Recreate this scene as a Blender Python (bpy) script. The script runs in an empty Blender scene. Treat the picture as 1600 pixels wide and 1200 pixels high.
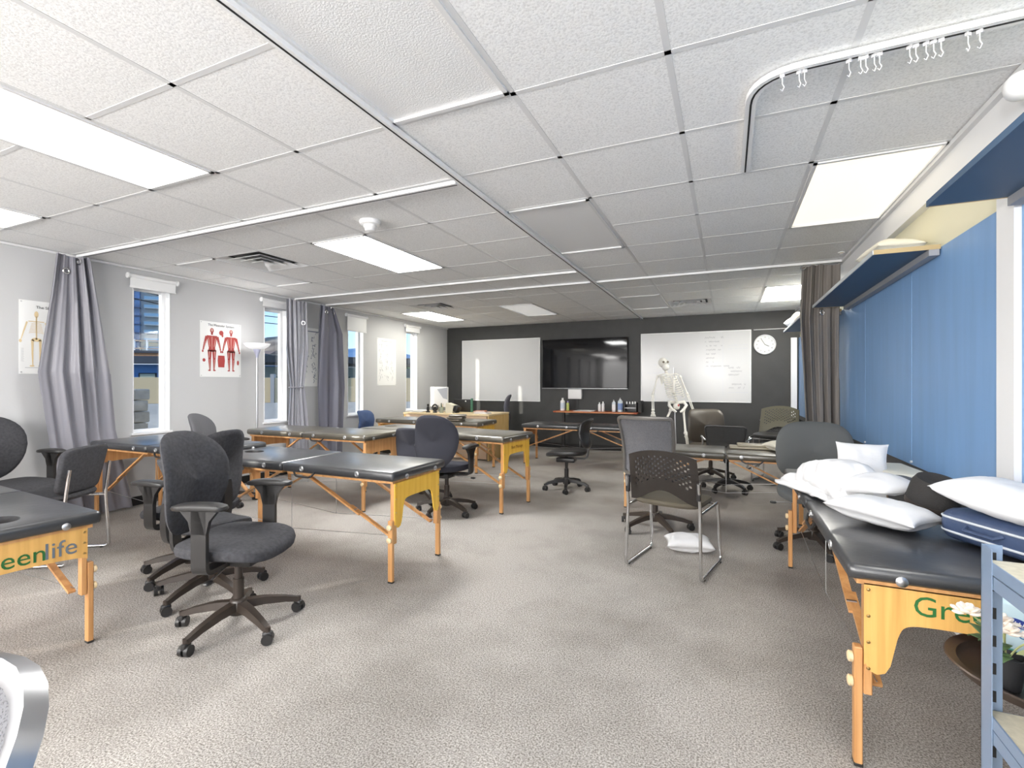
import bpy, bmesh, math, random
from mathutils import Vector, Matrix, noise
R = math.radians
PI = math.pi
random.seed(7)
scene = bpy.context.scene
C = scene.collection

# ------------------------------------------------------------------ camera, world, sun, lights, exposure
cam_d = bpy.data.cameras.new('camera')
cam_d.sensor_width = 36
cam_d.lens = 36 * 754.6 / 1600
cam_d.shift_y = -0.0004
cam_d.clip_start = 0.05
cam_d.clip_end = 900
cam = bpy.data.objects.new('camera', cam_d)
C.objects.link(cam)
cam.location = (0, 0, 1.25)
cam.rotation_euler = (R(90), 0, R(24.02))
scene.camera = cam
scene.view_settings.view_transform = 'Standard'
scene.view_settings.look = 'None'
scene.view_settings.exposure = 0.62
scene.view_settings.gamma = 1
scene.view_settings.use_curve_mapping = False
scene.cycles.use_denoising = True
scene.cycles.max_bounces = 9
scene.cycles.diffuse_bounces = 6
scene.cycles.sample_clamp_indirect = 8
scene.cycles.caustics_reflective = False
scene.cycles.caustics_refractive = False

world = bpy.data.worlds.new('sky')
scene.world = world
world.use_nodes = True
nt = world.node_tree
nt.nodes.clear()
tc = nt.nodes.new('ShaderNodeTexCoord')
sx = nt.nodes.new('ShaderNodeSeparateXYZ')
rp = nt.nodes.new('ShaderNodeValToRGB')
bg = nt.nodes.new('ShaderNodeBackground')
wo = nt.nodes.new('ShaderNodeOutputWorld')
nt.links.new(tc.outputs['Generated'], sx.inputs[0])
nt.links.new(sx.outputs['Z'], rp.inputs[0])
nt.links.new(rp.outputs[0], bg.inputs[0])
nt.links.new(bg.outputs[0], wo.inputs[0])
e = rp.color_ramp.elements
e[0].position = 0.0; e[0].color = (0.66, 0.80, 0.95, 1)
e[1].position = 0.6; e[1].color = (0.13, 0.28, 0.62, 1)
m_ = rp.color_ramp.elements.new(0.18); m_.color = (0.28, 0.52, 0.88, 1)
bg.inputs[1].default_value = 1.15

def add_light(name, kind, loc, rot, energy, color=(1, 1, 1), size=(1, 1), **kw):
    d = bpy.data.lights.new(name, kind)
    d.energy = energy; d.color = color
    if kind == 'AREA':
        d.shape = 'RECTANGLE'; d.size, d.size_y = size
    for k, v in kw.items():
        setattr(d, k, v)
    o = bpy.data.objects.new(name, d); C.objects.link(o)
    o.location = loc; o.rotation_euler = rot
    return o

sun = add_light('sun', 'SUN', (0, 0, 20), (0, 0, 0), 2.4, (1.0, 0.93, 0.82), angle=R(0.6))
sdir = Vector((0.537 * math.cos(R(16)), 0.843 * math.cos(R(16)), -math.sin(R(16))))
sun.rotation_euler = sdir.to_track_quat('-Z', 'Y').to_euler()

H = 2.44
X0, X1, Y1, YR = -5.55, 1.05, 9.0, -4.2      # left wall, right wall, back wall, rear wall behind the camera
CX = lambda k: -0.806 + 0.61 * k             # ceiling grid lines
CY = lambda i: 1.82 + 0.61 * i
# recessed ceiling fittings in grid cells: (col, row) of their corner; two rows long
# ceiling lamps added behind the camera, out of view, to brighten the room
for k, (lx, ly) in enumerate([(CX(-6) - .305, CY(-6)), (CX(-3) - .305, CY(-6)), (CX(0) - .305, CY(-6)),
                              (CX(-6) - .305, CY(-9)), (CX(-3) - .305, CY(-9)), (CX(0) - .305, CY(-9))]):
    add_light('ceiling_lamp_light', 'AREA', (lx, ly, H - .015), (0, 0, 0), 22 if k < 3 else 45, (1, .98, .95), (.58, 1.18))
# broad fill light added before the windowless rear wall, behind the camera
add_light('rear_window_light', 'AREA', (-2.2, YR + .15, 1.2), (R(97), 0, 0), 135, (1, .985, .97), (6.0, 2.1))
# two fill lights added out of view, aimed up to brighten the ceiling
FILL_XY = [(-3.2, -2.4), (-.6, -2.4)]
for lx, ly in FILL_XY:
    add_light('uplighter_light', 'AREA', (lx, ly, 1.80), (R(180 - 55), 0, 0), 85, (1, .985, .96), (.5, .5)); 

# ------------------------------------------------------------------ materials
MATS = {}
def mat(name, col, rough=.6, metal=0, spec=.5, emis=None, estr=0, noise_s=None, noise_a=.1, bump=0, bump_s=200, stretch=None, alpha=1, trans=0, coat=0):
    if name in MATS: return MATS[name]
    m = bpy.data.materials.new(name); m.use_nodes = True
    n = m.node_tree; b = n.nodes['Principled BSDF']
    b.inputs['Base Color'].default_value = (*col, 1)
    b.inputs['Roughness'].default_value = rough
    b.inputs['Metallic'].default_value = metal
    b.inputs['Specular IOR Level'].default_value = spec
    b.inputs['Coat Weight'].default_value = coat; b.inputs['Coat Roughness'].default_value = .22
    if emis:
        b.inputs['Emission Color'].default_value = (*emis, 1); b.inputs['Emission Strength'].default_value = estr
    b.inputs['Alpha'].default_value = alpha
    b.inputs['Transmission Weight'].default_value = trans
    if noise_s or bump:
        t = n.nodes.new('ShaderNodeTexCoord'); mp = n.nodes.new('ShaderNodeMapping')
        n.links.new(t.outputs['Object'], mp.inputs[0])
        if stretch: mp.inputs['Scale'].default_value = stretch
    if noise_s:
        no = n.nodes.new('ShaderNodeTexNoise'); no.inputs['Scale'].default_value = noise_s; no.inputs['Detail'].default_value = 4
        n.links.new(mp.outputs[0], no.inputs[0])
        r = n.nodes.new('ShaderNodeValToRGB')
        r.color_ramp.elements[0].position = .3; r.color_ramp.elements[1].position = .7
        r.color_ramp.elements[0].color = (*[c * (1 - noise_a) for c in col], 1)
        r.color_ramp.elements[1].color = (*[min(1, c * (1 + noise_a)) for c in col], 1)
        n.links.new(no.outputs[0], r.inputs[0]); n.links.new(r.outputs[0], b.inputs['Base Color'])
    if bump:
        nb = n.nodes.new('ShaderNodeTexNoise'); nb.inputs['Scale'].default_value = bump_s; nb.inputs['Detail'].default_value = 3
        n.links.new(mp.outputs[0], nb.inputs[0])
        bp = n.nodes.new('ShaderNodeBump'); bp.inputs['Strength'].default_value = bump; bp.inputs['Distance'].default_value = .01
        n.links.new(nb.outputs[0], bp.inputs['Height']); n.links.new(bp.outputs[0], b.inputs['Normal'])
    MATS[name] = m
    return m

def carpet_mat():
    m = bpy.data.materials.new('carpet'); m.use_nodes = True
    n = m.node_tree; b = n.nodes['Principled BSDF']; b.inputs['Roughness'].default_value = .95
    b.inputs['Specular IOR Level'].default_value = .1
    t = n.nodes.new('ShaderNodeTexCoord')
    a = n.nodes.new('ShaderNodeTexNoise'); a.inputs['Scale'].default_value = 150; a.inputs['Detail'].default_value = 4; a.inputs['Roughness'].default_value = .85
    r1 = n.nodes.new('ShaderNodeValToRGB')
    r1.color_ramp.elements[0].position = .40; r1.color_ramp.elements[0].color = (.15, .135, .12, 1)
    r1.color_ramp.elements[1].position = .60; r1.color_ramp.elements[1].color = (.61, .575, .54, 1)
    w = n.nodes.new('ShaderNodeTexNoise'); w.inputs['Scale'].default_value = .9; w.inputs['Detail'].default_value = 5; w.inputs['Roughness'].default_value = .62
    r2 = n.nodes.new('ShaderNodeValToRGB')
    r2.color_ramp.elements[0].position = .36; r2.color_ramp.elements[0].color = (.72, .71, .70, 1)
    r2.color_ramp.elements[1].position = .56; r2.color_ramp.elements[1].color = (1, 1, 1, 1)
    mx = n.nodes.new('ShaderNodeMix'); mx.data_type = 'RGBA'; mx.blend_type = 'MULTIPLY'; mx.inputs[0].default_value = 1
    n.links.new(t.outputs['Object'], a.inputs[0]); n.links.new(t.outputs['Object'], w.inputs[0])
    n.links.new(a.outputs[0], r1.inputs[0]); n.links.new(w.outputs[0], r2.inputs[0])
    n.links.new(r1.outputs[0], mx.inputs[6]); n.links.new(r2.outputs[0], mx.inputs[7]); n.links.new(mx.outputs[2], b.inputs['Base Color'])
    bp = n.nodes.new('ShaderNodeBump'); bp.inputs['Strength'].default_value = .25; bp.inputs['Distance'].default_value = .003
    n.links.new(a.outputs[0], bp.inputs['Height']); n.links.new(bp.outputs[0], b.inputs['Normal'])
    return m

def wood_mat(name, c1, c2, rough=.4, axis='Z', scale=1.0):
    m = bpy.data.materials.new(name); m.use_nodes = True
    n = m.node_tree; b = n.nodes['Principled BSDF']; b.inputs['Roughness'].default_value = rough
    t = n.nodes.new('ShaderNodeTexCoord'); mp = n.nodes.new('ShaderNodeMapping')
    s = {'X': (1.2, 22, 22), 'Y': (22, 1.2, 22), 'Z': (22, 22, 1.2)}[axis]
    mp.inputs['Scale'].default_value = tuple(v * scale for v in s)
    no = n.nodes.new('ShaderNodeTexNoise'); no.inputs['Scale'].default_value = 1.5; no.inputs['Detail'].default_value = 5; no.inputs['Distortion'].default_value = .6
    r = n.nodes.new('ShaderNodeValToRGB')
    r.color_ramp.elements[0].position = .32; r.color_ramp.elements[0].color = (*c1, 1)
    r.color_ramp.elements[1].position = .68; r.color_ramp.elements[1].color = (*c2, 1)
    n.links.new(t.outputs['Object'], mp.inputs[0]); n.links.new(mp.outputs[0], no.inputs[0])
    n.links.new(no.outputs[0], r.inputs[0]); n.links.new(r.outputs[0], b.inputs['Base Color'])
    return m

def tile_mat():
    m = bpy.data.materials.new('mineral_tile'); m.use_nodes = True
    n = m.node_tree; b = n.nodes['Principled BSDF']; b.inputs['Roughness'].default_value = .95; b.inputs['Specular IOR Level'].default_value = .15
    t = n.nodes.new('ShaderNodeTexCoord')
    a = n.nodes.new('ShaderNodeTexNoise'); a.inputs['Scale'].default_value = 110; a.inputs['Detail'].default_value = 2; a.inputs['Roughness'].default_value = .7
    r1 = n.nodes.new('ShaderNodeValToRGB')
    r1.color_ramp.elements[0].position = .30; r1.color_ramp.elements[0].color = (.74, .74, .735, 1)
    r1.color_ramp.elements[1].position = .55; r1.color_ramp.elements[1].color = (.93, .93, .925, 1)
    n.links.new(t.outputs['Object'], a.inputs[0]); n.links.new(a.outputs[0], r1.inputs[0]); n.links.new(r1.outputs[0], b.inputs['Base Color'])
    bp = n.nodes.new('ShaderNodeBump'); bp.inputs['Strength'].default_value = .25; bp.inputs['Distance'].default_value = .004
    n.links.new(a.outputs[0], bp.inputs['Height']); n.links.new(bp.outputs[0], b.inputs['Normal'])
    return m

def mesh_mat(name, col, dens=.62, scale=260):
    m = bpy.data.materials.new(name); m.use_nodes = True
    n = m.node_tree; b = n.nodes['Principled BSDF']; b.inputs['Base Color'].default_value = (*col, 1); b.inputs['Roughness'].default_value = .7
    t = n.nodes.new('ShaderNodeTexCoord'); w = n.nodes.new('ShaderNodeTexVoronoi'); w.inputs['Scale'].default_value = scale
    g = n.nodes.new('ShaderNodeMath'); g.operation = 'GREATER_THAN'; g.inputs[1].default_value = 1 - dens
    n.links.new(t.outputs['Object'], w.inputs[0]); n.links.new(w.outputs['Distance'], g.inputs[0])
    g2 = n.nodes.new('ShaderNodeMath'); g2.operation = 'MAXIMUM'; g2.inputs[1].default_value = dens
    n.links.new(g.outputs[0], g2.inputs[0]); n.links.new(g2.outputs[0], b.inputs['Alpha'])
    return m

M_CARPET = carpet_mat()
M_TILE = tile_mat()
M_TBAR = mat('grid_white', (.74, .74, .74), .45)
M_WALLW = mat('wall_grey_paint', (.55, .55, .555), .8, bump=.05, bump_s=60)
M_WALLD = mat('wall_charcoal_paint', (.043, .043, .042), .55, noise_s=5, noise_a=.12)
M_CREAM = mat('cream_paint', (.84, .79, .58), .7)
M_WHITE = mat('white_trim', (.86, .86, .86), .4)
M_BLUE = mat('blue_board', (.20, .36, .62), .42, noise_s=14, noise_a=.05, stretch=(1, 1, .1))
M_SHELFB = mat('navy_shelf', (.05, .10, .18), .5)
M_DARKW = mat('dark_wainscot', (.075, .072, .07), .6, noise_s=8, noise_a=.15)
M_VINYL = mat('black_vinyl', (.034, .035, .038), .36, spec=.7, coat=.45, bump=.12, bump_s=22)
M_VINYLB = mat('brown_black_vinyl', (.085, .075, .056), .34, spec=.8, coat=.6, bump=.12, bump_s=22)
M_YEL = wood_mat('yellow_birch_ply', (.80, .44, .045), (.93, .58, .09), .35)
M_HONEY = wood_mat('honey_ply', (.60, .33, .09), (.76, .45, .14), .4)
M_OAK = wood_mat('beech_wood', (.50, .24, .085), (.66, .36, .15), .4)
M_PALEW = wood_mat('pale_maple', (.70, .53, .30), (.80, .64, .40), .45, axis='X', scale=.5)
M_CHROME = mat('chrome', (.75, .75, .76), .18, 1)
M_STEEL = mat('brushed_steel', (.55, .55, .56), .35, 1)
M_PLAST = mat('black_plastic', (.022, .021, .021), .38, spec=.5)
M_PLASTB = mat('brown_black_plastic', (.040, .030, .024), .34, spec=.5)
M_FABG = mat('charcoal_fabric', (.062, .062, .068), .95, spec=.2, bump=.3, bump_s=500, noise_s=60, noise_a=.2)
M_FABN = mat('navy_grey_fabric', (.042, .043, .054), .95, spec=.2, bump=.3, bump_s=500)
M_FABL = mat('slate_fabric', (.12, .125, .125), .95, spec=.2, bump=.3, bump_s=400)
M_LEATH = mat('brown_leather', (.075, .062, .048), .45)
M_CURT = mat('grey_satin_curtain', (.235, .23, .26), .45, spec=.5)
M_CURTB = mat('taupe_curtain', (.20, .18, .165), .8)
M_COTTON = mat('white_cotton', (.76, .76, .77), .9, bump=.15, bump_s=40)
M_CREAMF = mat('cream_fleece', (.82, .78, .66), .95, bump=.3, bump_s=90)
M_LACQ = mat('gloss_black_screen', (.004, .004, .005), .05, spec=.35)
M_BOARD = mat('whiteboard_gloss', (.64, .64, .645), .22)
M_BONE = mat('bone_plastic', (.86, .84, .78), .5)
M_GLASS = None
M_DIFF = mat('prismatic_diffuser_off', (.84, .84, .84), .45, bump=.25, bump_s=140)
M_DARK = mat('matt_black', (.012, .012, .012), .6)
M_RED = mat('red_laminate', (.42, .10, .04), .35)
M_PAPER = mat('paper', (.85, .85, .84), .7)
M_MESH = mesh_mat('grey_mesh', (.13, .13, .14), .60)
M_MESHD = mesh_mat('dark_mesh', (.03, .03, .03), .42)
M_SHELF = mat('blue_grey_steel', (.20, .27, .38), .35, spec=.6)
M_BRASS = mat('brass', (.6, .42, .18), .3, 1)

def glass_mat():
    m = bpy.data.materials.new('window_glass'); m.use_nodes = True
    n = m.node_tree; n.nodes.clear()
    o = n.nodes.new('ShaderNodeOutputMaterial'); mx = n.nodes.new('ShaderNodeMixShader')
    tr = n.nodes.new('ShaderNodeBsdfTransparent'); gl = n.nodes.new('ShaderNodeBsdfGlossy'); gl.inputs['Roughness'].default_value = .02
    tr.inputs[0].default_value = (.96, .98, .98, 1); mx.inputs[0].default_value = .05
    n.links.new(tr.outputs[0], mx.inputs[1]); n.links.new(gl.outputs[0], mx.inputs[2]); n.links.new(mx.outputs[0], o.inputs[0])
    return m
M_GLASS = glass_mat()

# ------------------------------------------------------------------ mesh builder
class MB:
    def __init__(s): s.v = []; s.f = []
    def add(s, vs, fs, M=None):
        k = len(s.v)
        s.v += [tuple(M @ Vector(p)) if M is not None else tuple(p) for p in vs]
        s.f += [tuple(i + k for i in f) for f in fs]
        return s
    def box(s, c, d, M=None, rz=0, rx=0, ry=0):
        x, y, z = d[0] / 2, d[1] / 2, d[2] / 2
        vs = [Vector((a, b, e)) for a in (-x, x) for b in (-y, y) for e in (-z, z)]
        if rz or rx or ry:
            q = Matrix.Rotation(rz, 3, 'Z') @ Matrix.Rotation(ry, 3, 'Y') @ Matrix.Rotation(rx, 3, 'X')
            vs = [q @ p for p in vs]
        vs = [p + Vector(c) for p in vs]
        return s.add(vs, [(0, 1, 3, 2), (4, 6, 7, 5), (0, 4, 5, 1), (2, 3, 7, 6), (0, 2, 6, 4), (1, 5, 7, 3)], M)
    def rbox(s, c, d, r=.01, seg=2, M=None, rz=0, rx=0, ry=0):
        bm = bmesh.new(); bmesh.ops.create_cube(bm, size=1)
        bmesh.ops.scale(bm, vec=d, verts=bm.verts)
        bmesh.ops.bevel(bm, geom=bm.edges[:], offset=min(r, min(d) * .49), segments=seg, profile=.5, affect='EDGES')
        q = Matrix.Translation(c) @ Matrix.Rotation(rz, 4, 'Z') @ Matrix.Rotation(ry, 4, 'Y') @ Matrix.Rotation(rx, 4, 'X')
        bm.verts.ensure_lookup_table()
        s.add([q @ v.co for v in bm.verts], [[v.index for v in f.verts] for f in bm.faces], M); bm.free(); return s
    def sweep(s, pts, r, n=8, closed=False, cap=True, prof=None, M=None, up=None):
        pts = [Vector(p) for p in pts]; N = len(pts)
        rs = r if isinstance(r, (list, tuple)) else [r] * N
        if prof is None: prof = [(math.cos(2 * PI * i / n), math.sin(2 * PI * i / n)) for i in range(n)]
        n = len(prof); vs = []; pu = None
        for i, p in enumerate(pts):
            a = pts[(i - 1) % N] if (closed or i > 0) else p
            b = pts[(i + 1) % N] if (closed or i < N - 1) else p
            t = (b - a).normalized()
            if pu is None:
                pu = Vector(up) if up else (Vector((0, 0, 1)) if abs(t.z) < .9 else Vector((1, 0, 0)))
            u = (pu - t * pu.dot(t))
            u = u.normalized() if u.length > 1e-6 else t.orthogonal().normalized()
            pu = u if not up else Vector(up)
            w = t.cross(u)
            for (x, y) in prof: vs.append(p + (w * x + u * y) * rs[i])
        fs = []
        for i in range(N if closed else N - 1):
            j = (i + 1) % N
            for k in range(n):
                l = (k + 1) % n
                fs.append((i * n + k, i * n + l, j * n + l, j * n + k))
        if cap and not closed:
            fs.append(tuple(reversed(range(n)))); fs.append(tuple((N - 1) * n + k for k in range(n)))
        return s.add(vs, fs, M)
    def cyl(s, a, b, r, n=14, r2=None, M=None): return s.sweep([a, b], [r, r if r2 is None else r2], n, M=M)
    def lathe(s, prof, n=20, c=(0, 0, 0), M=None):
        vs = []; fs = []
        for (r, z) in prof:
            for k in range(n): vs.append((c[0] + r * math.cos(2 * PI * k / n), c[1] + r * math.sin(2 * PI * k / n), c[2] + z))
        for i in range(len(prof) - 1):
            for k in range(n):
                l = (k + 1) % n; fs.append((i * n + k, i * n + l, (i + 1) * n + l, (i + 1) * n + k))
        if prof[0][0] > 1e-5: fs.append(tuple(reversed(range(n))))
        if prof[-1][0] > 1e-5: fs.append(tuple((len(prof) - 1) * n + k for k in range(n)))
        return s.add(vs, fs, M)
    def sell(s, d, e1=.4, e2=.4, nu=24, nv=12, fn=None, M=None):
        sp = lambda v, e: math.copysign(abs(v) ** e, v)
        vs = []; fs = []
        for i in range(nv + 1):
            a = -PI / 2 + PI * i / nv
            for k in range(nu):
                w = 2 * PI * k / nu
                p = Vector((d[0] / 2 * sp(math.cos(a), e1) * sp(math.cos(w), e2), d[1] / 2 * sp(math.cos(a), e1) * sp(math.sin(w), e2), d[2] / 2 * sp(math.sin(a), e1)))
                vs.append(fn(p) if fn else p)
        for i in range(nv):
            for k in range(nu):
                l = (k + 1) % nu; fs.append((i * nu + k, i * nu + l, (i + 1) * nu + l, (i + 1) * nu + k))
        return s.add(vs, fs, M)
    def grid(s, nu, nv, fn, thick=0, M=None, hole=None):
        """surface fn(u,v)->Vector; thick>0 gives it a back side; hole(i,j)->(du,dv) opens a slot in that cell"""
        def lay(off):
            vs = []; fs = []
            P = lambda u, v: fn(u, v)
            def nrm(u, v):
                h = 1e-3
                a = fn(min(1, u + h), v) - fn(max(0, u - h), v); b = fn(u, min(1, v + h)) - fn(u, max(0, v - h))
                q = a.cross(b); return q.normalized() if q.length > 0 else Vector((0, 0, 1))
            for j in range(nv + 1):
                for i in range(nu + 1):
                    u, v = i / nu, j / nv; p = P(u, v)
                    vs.append(p + nrm(u, v) * off if off else p)
            hs = []
            for j in range(nv):
                for i in range(nu):
                    q = (j * (nu + 1) + i, j * (nu + 1) + i + 1, (j + 1) * (nu + 1) + i + 1, (j + 1) * (nu + 1) + i)
                    hl = hole(i, j) if hole else None
                    if hl:
                        cu, cv = (i + .5) / nu, (j + .5) / nv; k = len(vs)
                        for a, b in ((-1, -1), (1, -1), (1, 1), (-1, 1)):
                            uu, vv = cu + a * hl[0] / nu / 2, cv + b * hl[1] / nv / 2
                            p = P(uu, vv); vs.append(p + nrm(uu, vv) * off if off else p)
                        for a in range(4):
                            b = (a + 1) % 4; fs.append((q[a], q[b], k + b, k + a))
                        hs.append(k)
                    else: fs.append(q)
            return vs, fs, hs
        v0, f0, h0 = lay(0)
        if not thick: return s.add(v0, f0, M)
        v1, f1, h1 = lay(thick); k = len(v0)
        fs = [tuple(reversed(f)) for f in f0] + [tuple(i + k for i in f) for f in f1]
        A = lambda i, j: j * (nu + 1) + i
        for i in range(nu):
            fs.append((A(i, 0), A(i + 1, 0), A(i + 1, 0) + k, A(i, 0) + k)); fs.append((A(i + 1, nv), A(i, nv), A(i, nv) + k, A(i + 1, nv) + k))
        for j in range(nv):
            fs.append((A(0, j + 1), A(0, j), A(0, j) + k, A(0, j + 1) + k)); fs.append((A(nu, j), A(nu, j + 1), A(nu, j + 1) + k, A(nu, j) + k))
        for a, b in zip(h0, h1):
            for i in range(4):
                j = (i + 1) % 4; fs.append((a + j, a + i, b + i + k, b + j + k))
        return s.add(v0 + v1, fs, M)
    def prism(s, pts, t, M=None):
        """2-D outline in the local XY plane extruded by t along +Z"""
        n = len(pts)
        vs = [(x, y, 0) for x, y in pts] + [(x, y, t) for x, y in pts]
        fs = [tuple(reversed(range(n))), tuple(range(n, 2 * n))] + [(i, (i + 1) % n, (i + 1) % n + n, i + n) for i in range(n)]
        return s.add(vs, fs, M)
    def mesh(s, name, mt, smooth=True, ang=40):
        me = bpy.data.meshes.new(name); me.from_pydata(s.v, [], s.f)
        bm = bmesh.new(); bm.from_mesh(me); bmesh.ops.recalc_face_normals(bm, faces=bm.faces); bm.to_mesh(me); bm.free()
        if smooth:
            me.polygons.foreach_set('use_smooth', [True] * len(me.polygons)); me.set_sharp_from_angle(angle=R(ang))
        me.materials.append(mt); me.update(); return me
    def build(s, name, mt, parent=None, smooth=True, ang=40, loc=None):
        return link(name, s.mesh(name, mt, smooth, ang), parent, loc)

def link(name, me, parent=None, loc=None, rot=None):
    o = bpy.data.objects.new(name, me); C.objects.link(o)
    if parent is not None: o.parent = parent
    if loc is not None: o.location = loc
    if rot is not None: o.rotation_euler = rot
    return o
def thing(name, label, cat, loc=(0, 0, 0), rz=0, group=None, rx=0, ry=0):
    o = bpy.data.objects.new(name, None); C.objects.link(o); o.empty_display_size = .1
    o.location = loc; o.rotation_euler = (rx, ry, rz); return tag(o, label, cat, group)
def tag(o, label, cat, group=None):
    o['label'] = label; o['category'] = cat
    if group: o['group'] = group
    return o
def struct(o): o['kind'] = 'structure'; return o
def stuff(o): o['kind'] = 'stuff'; return o
CACHE = {}
def cached(key, fn):
    if key not in CACHE: CACHE[key] = fn()
    return CACHE[key]
def text(s, size, mt, depth=.0008, font_off=0, align='CENTER', shear=0):
    cu = bpy.data.curves.new('lettering', 'FONT'); cu.body = s; cu.size = size; cu.extrude = depth; cu.align_x = align; cu.align_y = 'CENTER'
    cu.offset = font_off; cu.shear = shear; cu.resolution_u = 3
    o = bpy.data.objects.new('t', cu); C.objects.link(o)
    dg = bpy.context.evaluated_depsgraph_get()
    me = bpy.data.meshes.new_from_object(o.evaluated_get(dg)); bpy.data.objects.remove(o)
    me.materials.clear(); me.materials.append(mt); return me
def arc(cx, cy, r, a0, a1, n): return [(cx + r * math.cos(R(a0 + (a1 - a0) * i / n)), cy + r * math.sin(R(a0 + (a1 - a0) * i / n))) for i in range(n + 1)]
def rounded(pts, r, n=5):
    """round every corner of a 3-D polyline"""
    pts = [Vector(p) for p in pts]; out = [pts[0]]
    for i in range(1, len(pts) - 1):
        p = pts[i]; a = (pts[i - 1] - p); b = (pts[i + 1] - p); rr = min(r, a.length * .45, b.length * .45)
        A = p + a.normalized() * rr; B = p + b.normalized() * rr
        for k in range(n + 1):
            t = k / n; out.append(A * (1 - t) ** 2 + p * 2 * t * (1 - t) + B * t * t)
    return out + [pts[-1]]
MYZ = lambda x: Matrix(((0, 0, 1, x), (1, 0, 0, 0), (0, 1, 0, 0), (0, 0, 0, 1)))      # outline (y,z) in the plane x, thickness along +x
MXZ = lambda y: Matrix(((1, 0, 0, 0), (0, 0, 1, y), (0, 1, 0, 0), (0, 0, 0, 1)))      # outline (x,z) in the plane y, thickness along +y

# ------------------------------------------------------------------ room shell
struct(MB().box(((X0 + X1) / 2, (YR + Y1) / 2, -.05), (X1 - X0 + .6, Y1 - YR + .4, .1)).build('floor', M_CARPET, smooth=False))
ceil = struct(MB().box(((X0 + X1) / 2, (YR + Y1) / 2, H + .13), (X1 - X0 + .6, Y1 - YR + .4, .1)).build('ceiling', M_TBAR, smooth=False))
# left wall with narrow windows every 1.53 m
WZ0, WZ1, WT = .74, 2.25, .12
wins = [(2.93 + 1.53 * k, 2.93 + 1.53 * k + .36) for k in range(-4, 4)]
mb = MB()
y = YR
for a, b in wins + [(Y1, None)]:
    mb.box((X0 - WT / 2, (y + a) / 2, (H + .1) / 2), (WT, a - y, H + .1))
    if b:
        mb.box((X0 - WT / 2, (a + b) / 2, WZ0 / 2), (WT, b - a, WZ0))
        mb.box((X0 - WT / 2, (a + b) / 2, (WZ1 + H + .1) / 2), (WT, b - a, H + .1 - WZ1)); y = b
struct(mb.build('wall_left', M_WALLW, smooth=False))
for n_, (a, b) in enumerate(wins):
    w = struct(MB().box((X0 - WT + .02, a + .015, (WZ0 + WZ1) / 2), (.04, .03, WZ1 - WZ0)).box((X0 - WT + .02, b - .02, (WZ0 + WZ1) / 2), (.05, .04, WZ1 - WZ0))
               .box((X0 - WT + .02, (a + b) / 2, WZ0 + .015), (.04, b - a, .03)).box((X0 - WT + .02, (a + b) / 2, WZ1 - .015), (.04, b - a, .03)).build('window_%d' % (n_ + 1), M_WHITE, smooth=False))
    MB().box((X0 - WT + .02, (a + b) / 2, (WZ0 + WZ1) / 2), (.006, b - a - .06, WZ1 - WZ0 - .05)).build('pane', M_GLASS, w, smooth=False)
    MB().box((X0 - .045, (a + b) / 2, WZ0 - .008), (.13, b - a + .04, .022)).build('window_sill', M_WHITE, w, smooth=False)
    MB().box((X0 - WT / 2 + .02, b - .004, (WZ0 + WZ1) / 2), (WT - .03, .008, WZ1 - WZ0)).box((X0 - WT / 2 + .02, a + .004, (WZ0 + WZ1) / 2), (WT - .03, .008, WZ1 - WZ0)).build('reveal', M_WHITE, w, smooth=False)
struct(MB().box(((X0 + X1) / 2, Y1 + .06, H / 2 + .05), (X1 - X0 + .3, .12, H + .1)).build('wall_back', M_WALLD, smooth=False))
struct(MB().box(((X0 + X1) / 2, YR - .06, H / 2 + .05), (X1 - X0 + .3, .12, H + .1)).build('wall_rear', M_WALLW, smooth=False))
wr = struct(MB().box((X1 + .08, (YR + Y1) / 2, H / 2 + .05), (.12, Y1 - YR, H + .1)).build('wall_right', M_CREAM, smooth=False))
seams = [8.16, 7.06, 5.96, 4.858, 3.756, 2.665]
for a, b in list(zip(seams[1:], seams[:-1])) + [(8.16, 8.98), (1.42, 2.53), (.32, 1.42), (-.78, .32), (-1.88, -.78), (-2.98, -1.88), (-4.1, -2.98)]:
    MB().rbox((X1 + .009, (a + b) / 2, (.745 + 1.985) / 2), (.022, b - a - .004, 1.24), .002, 1).build('wall_panel', M_BLUE, wr, smooth=False)
    MB().rbox((X1 + .012, (a + b) / 2, .3725 + .02), (.018, b - a - .004, .70), .002, 1).build('lower_wall_panel', M_DARKW, wr, smooth=False)
MB().box((X1 - .006, (2.53 + 2.665) / 2, H / 2), (.035, .135, H)).build('post', M_WHITE, wr, smooth=False)
MB().box((X1 - .07, 8.955, 1.02), (.085, .05, 1.94)).build('corner_post', M_WHITE, wr, smooth=False)
MB().box((X1 + .0, (YR + Y1) / 2, H - .085), (.05, Y1 - YR, .17)).build('header_trim', M_WHITE, wr, smooth=False)
MB().box((X1 - .035, (YR + Y1) / 2, H - .012), (.03, Y1 - YR, .024)).build('wall_angle', M_TBAR, wr, smooth=False)
for yy in seams[2:]:
    MB().cyl((X1 - .012, yy - .01, .765), (X1, yy - .01, .765), .008, 8).build('screw_cap', M_WHITE, wr)
MB().box((X1 - .003, (YR + Y1) / 2, .01), (.012, Y1 - YR, .02)).build('base_strip', M_WHITE, wr, smooth=False)
struct(MB().box((X0 + .006, (YR + Y1) / 2, .045), (.012, Y1 - YR, .09)).build('baseboard_left', M_DARK, smooth=False))
struct(MB().box(((X0 + X1) / 2, Y1 - .006, .045), (X1 - X0, .012, .09)).build('baseboard_back', M_DARK, smooth=False))
struct(MB().box((X0 + .012, (YR + Y1) / 2, H - .01), (.024, Y1 - YR, .02)).build('trim_1', M_TBAR, smooth=False))

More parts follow.
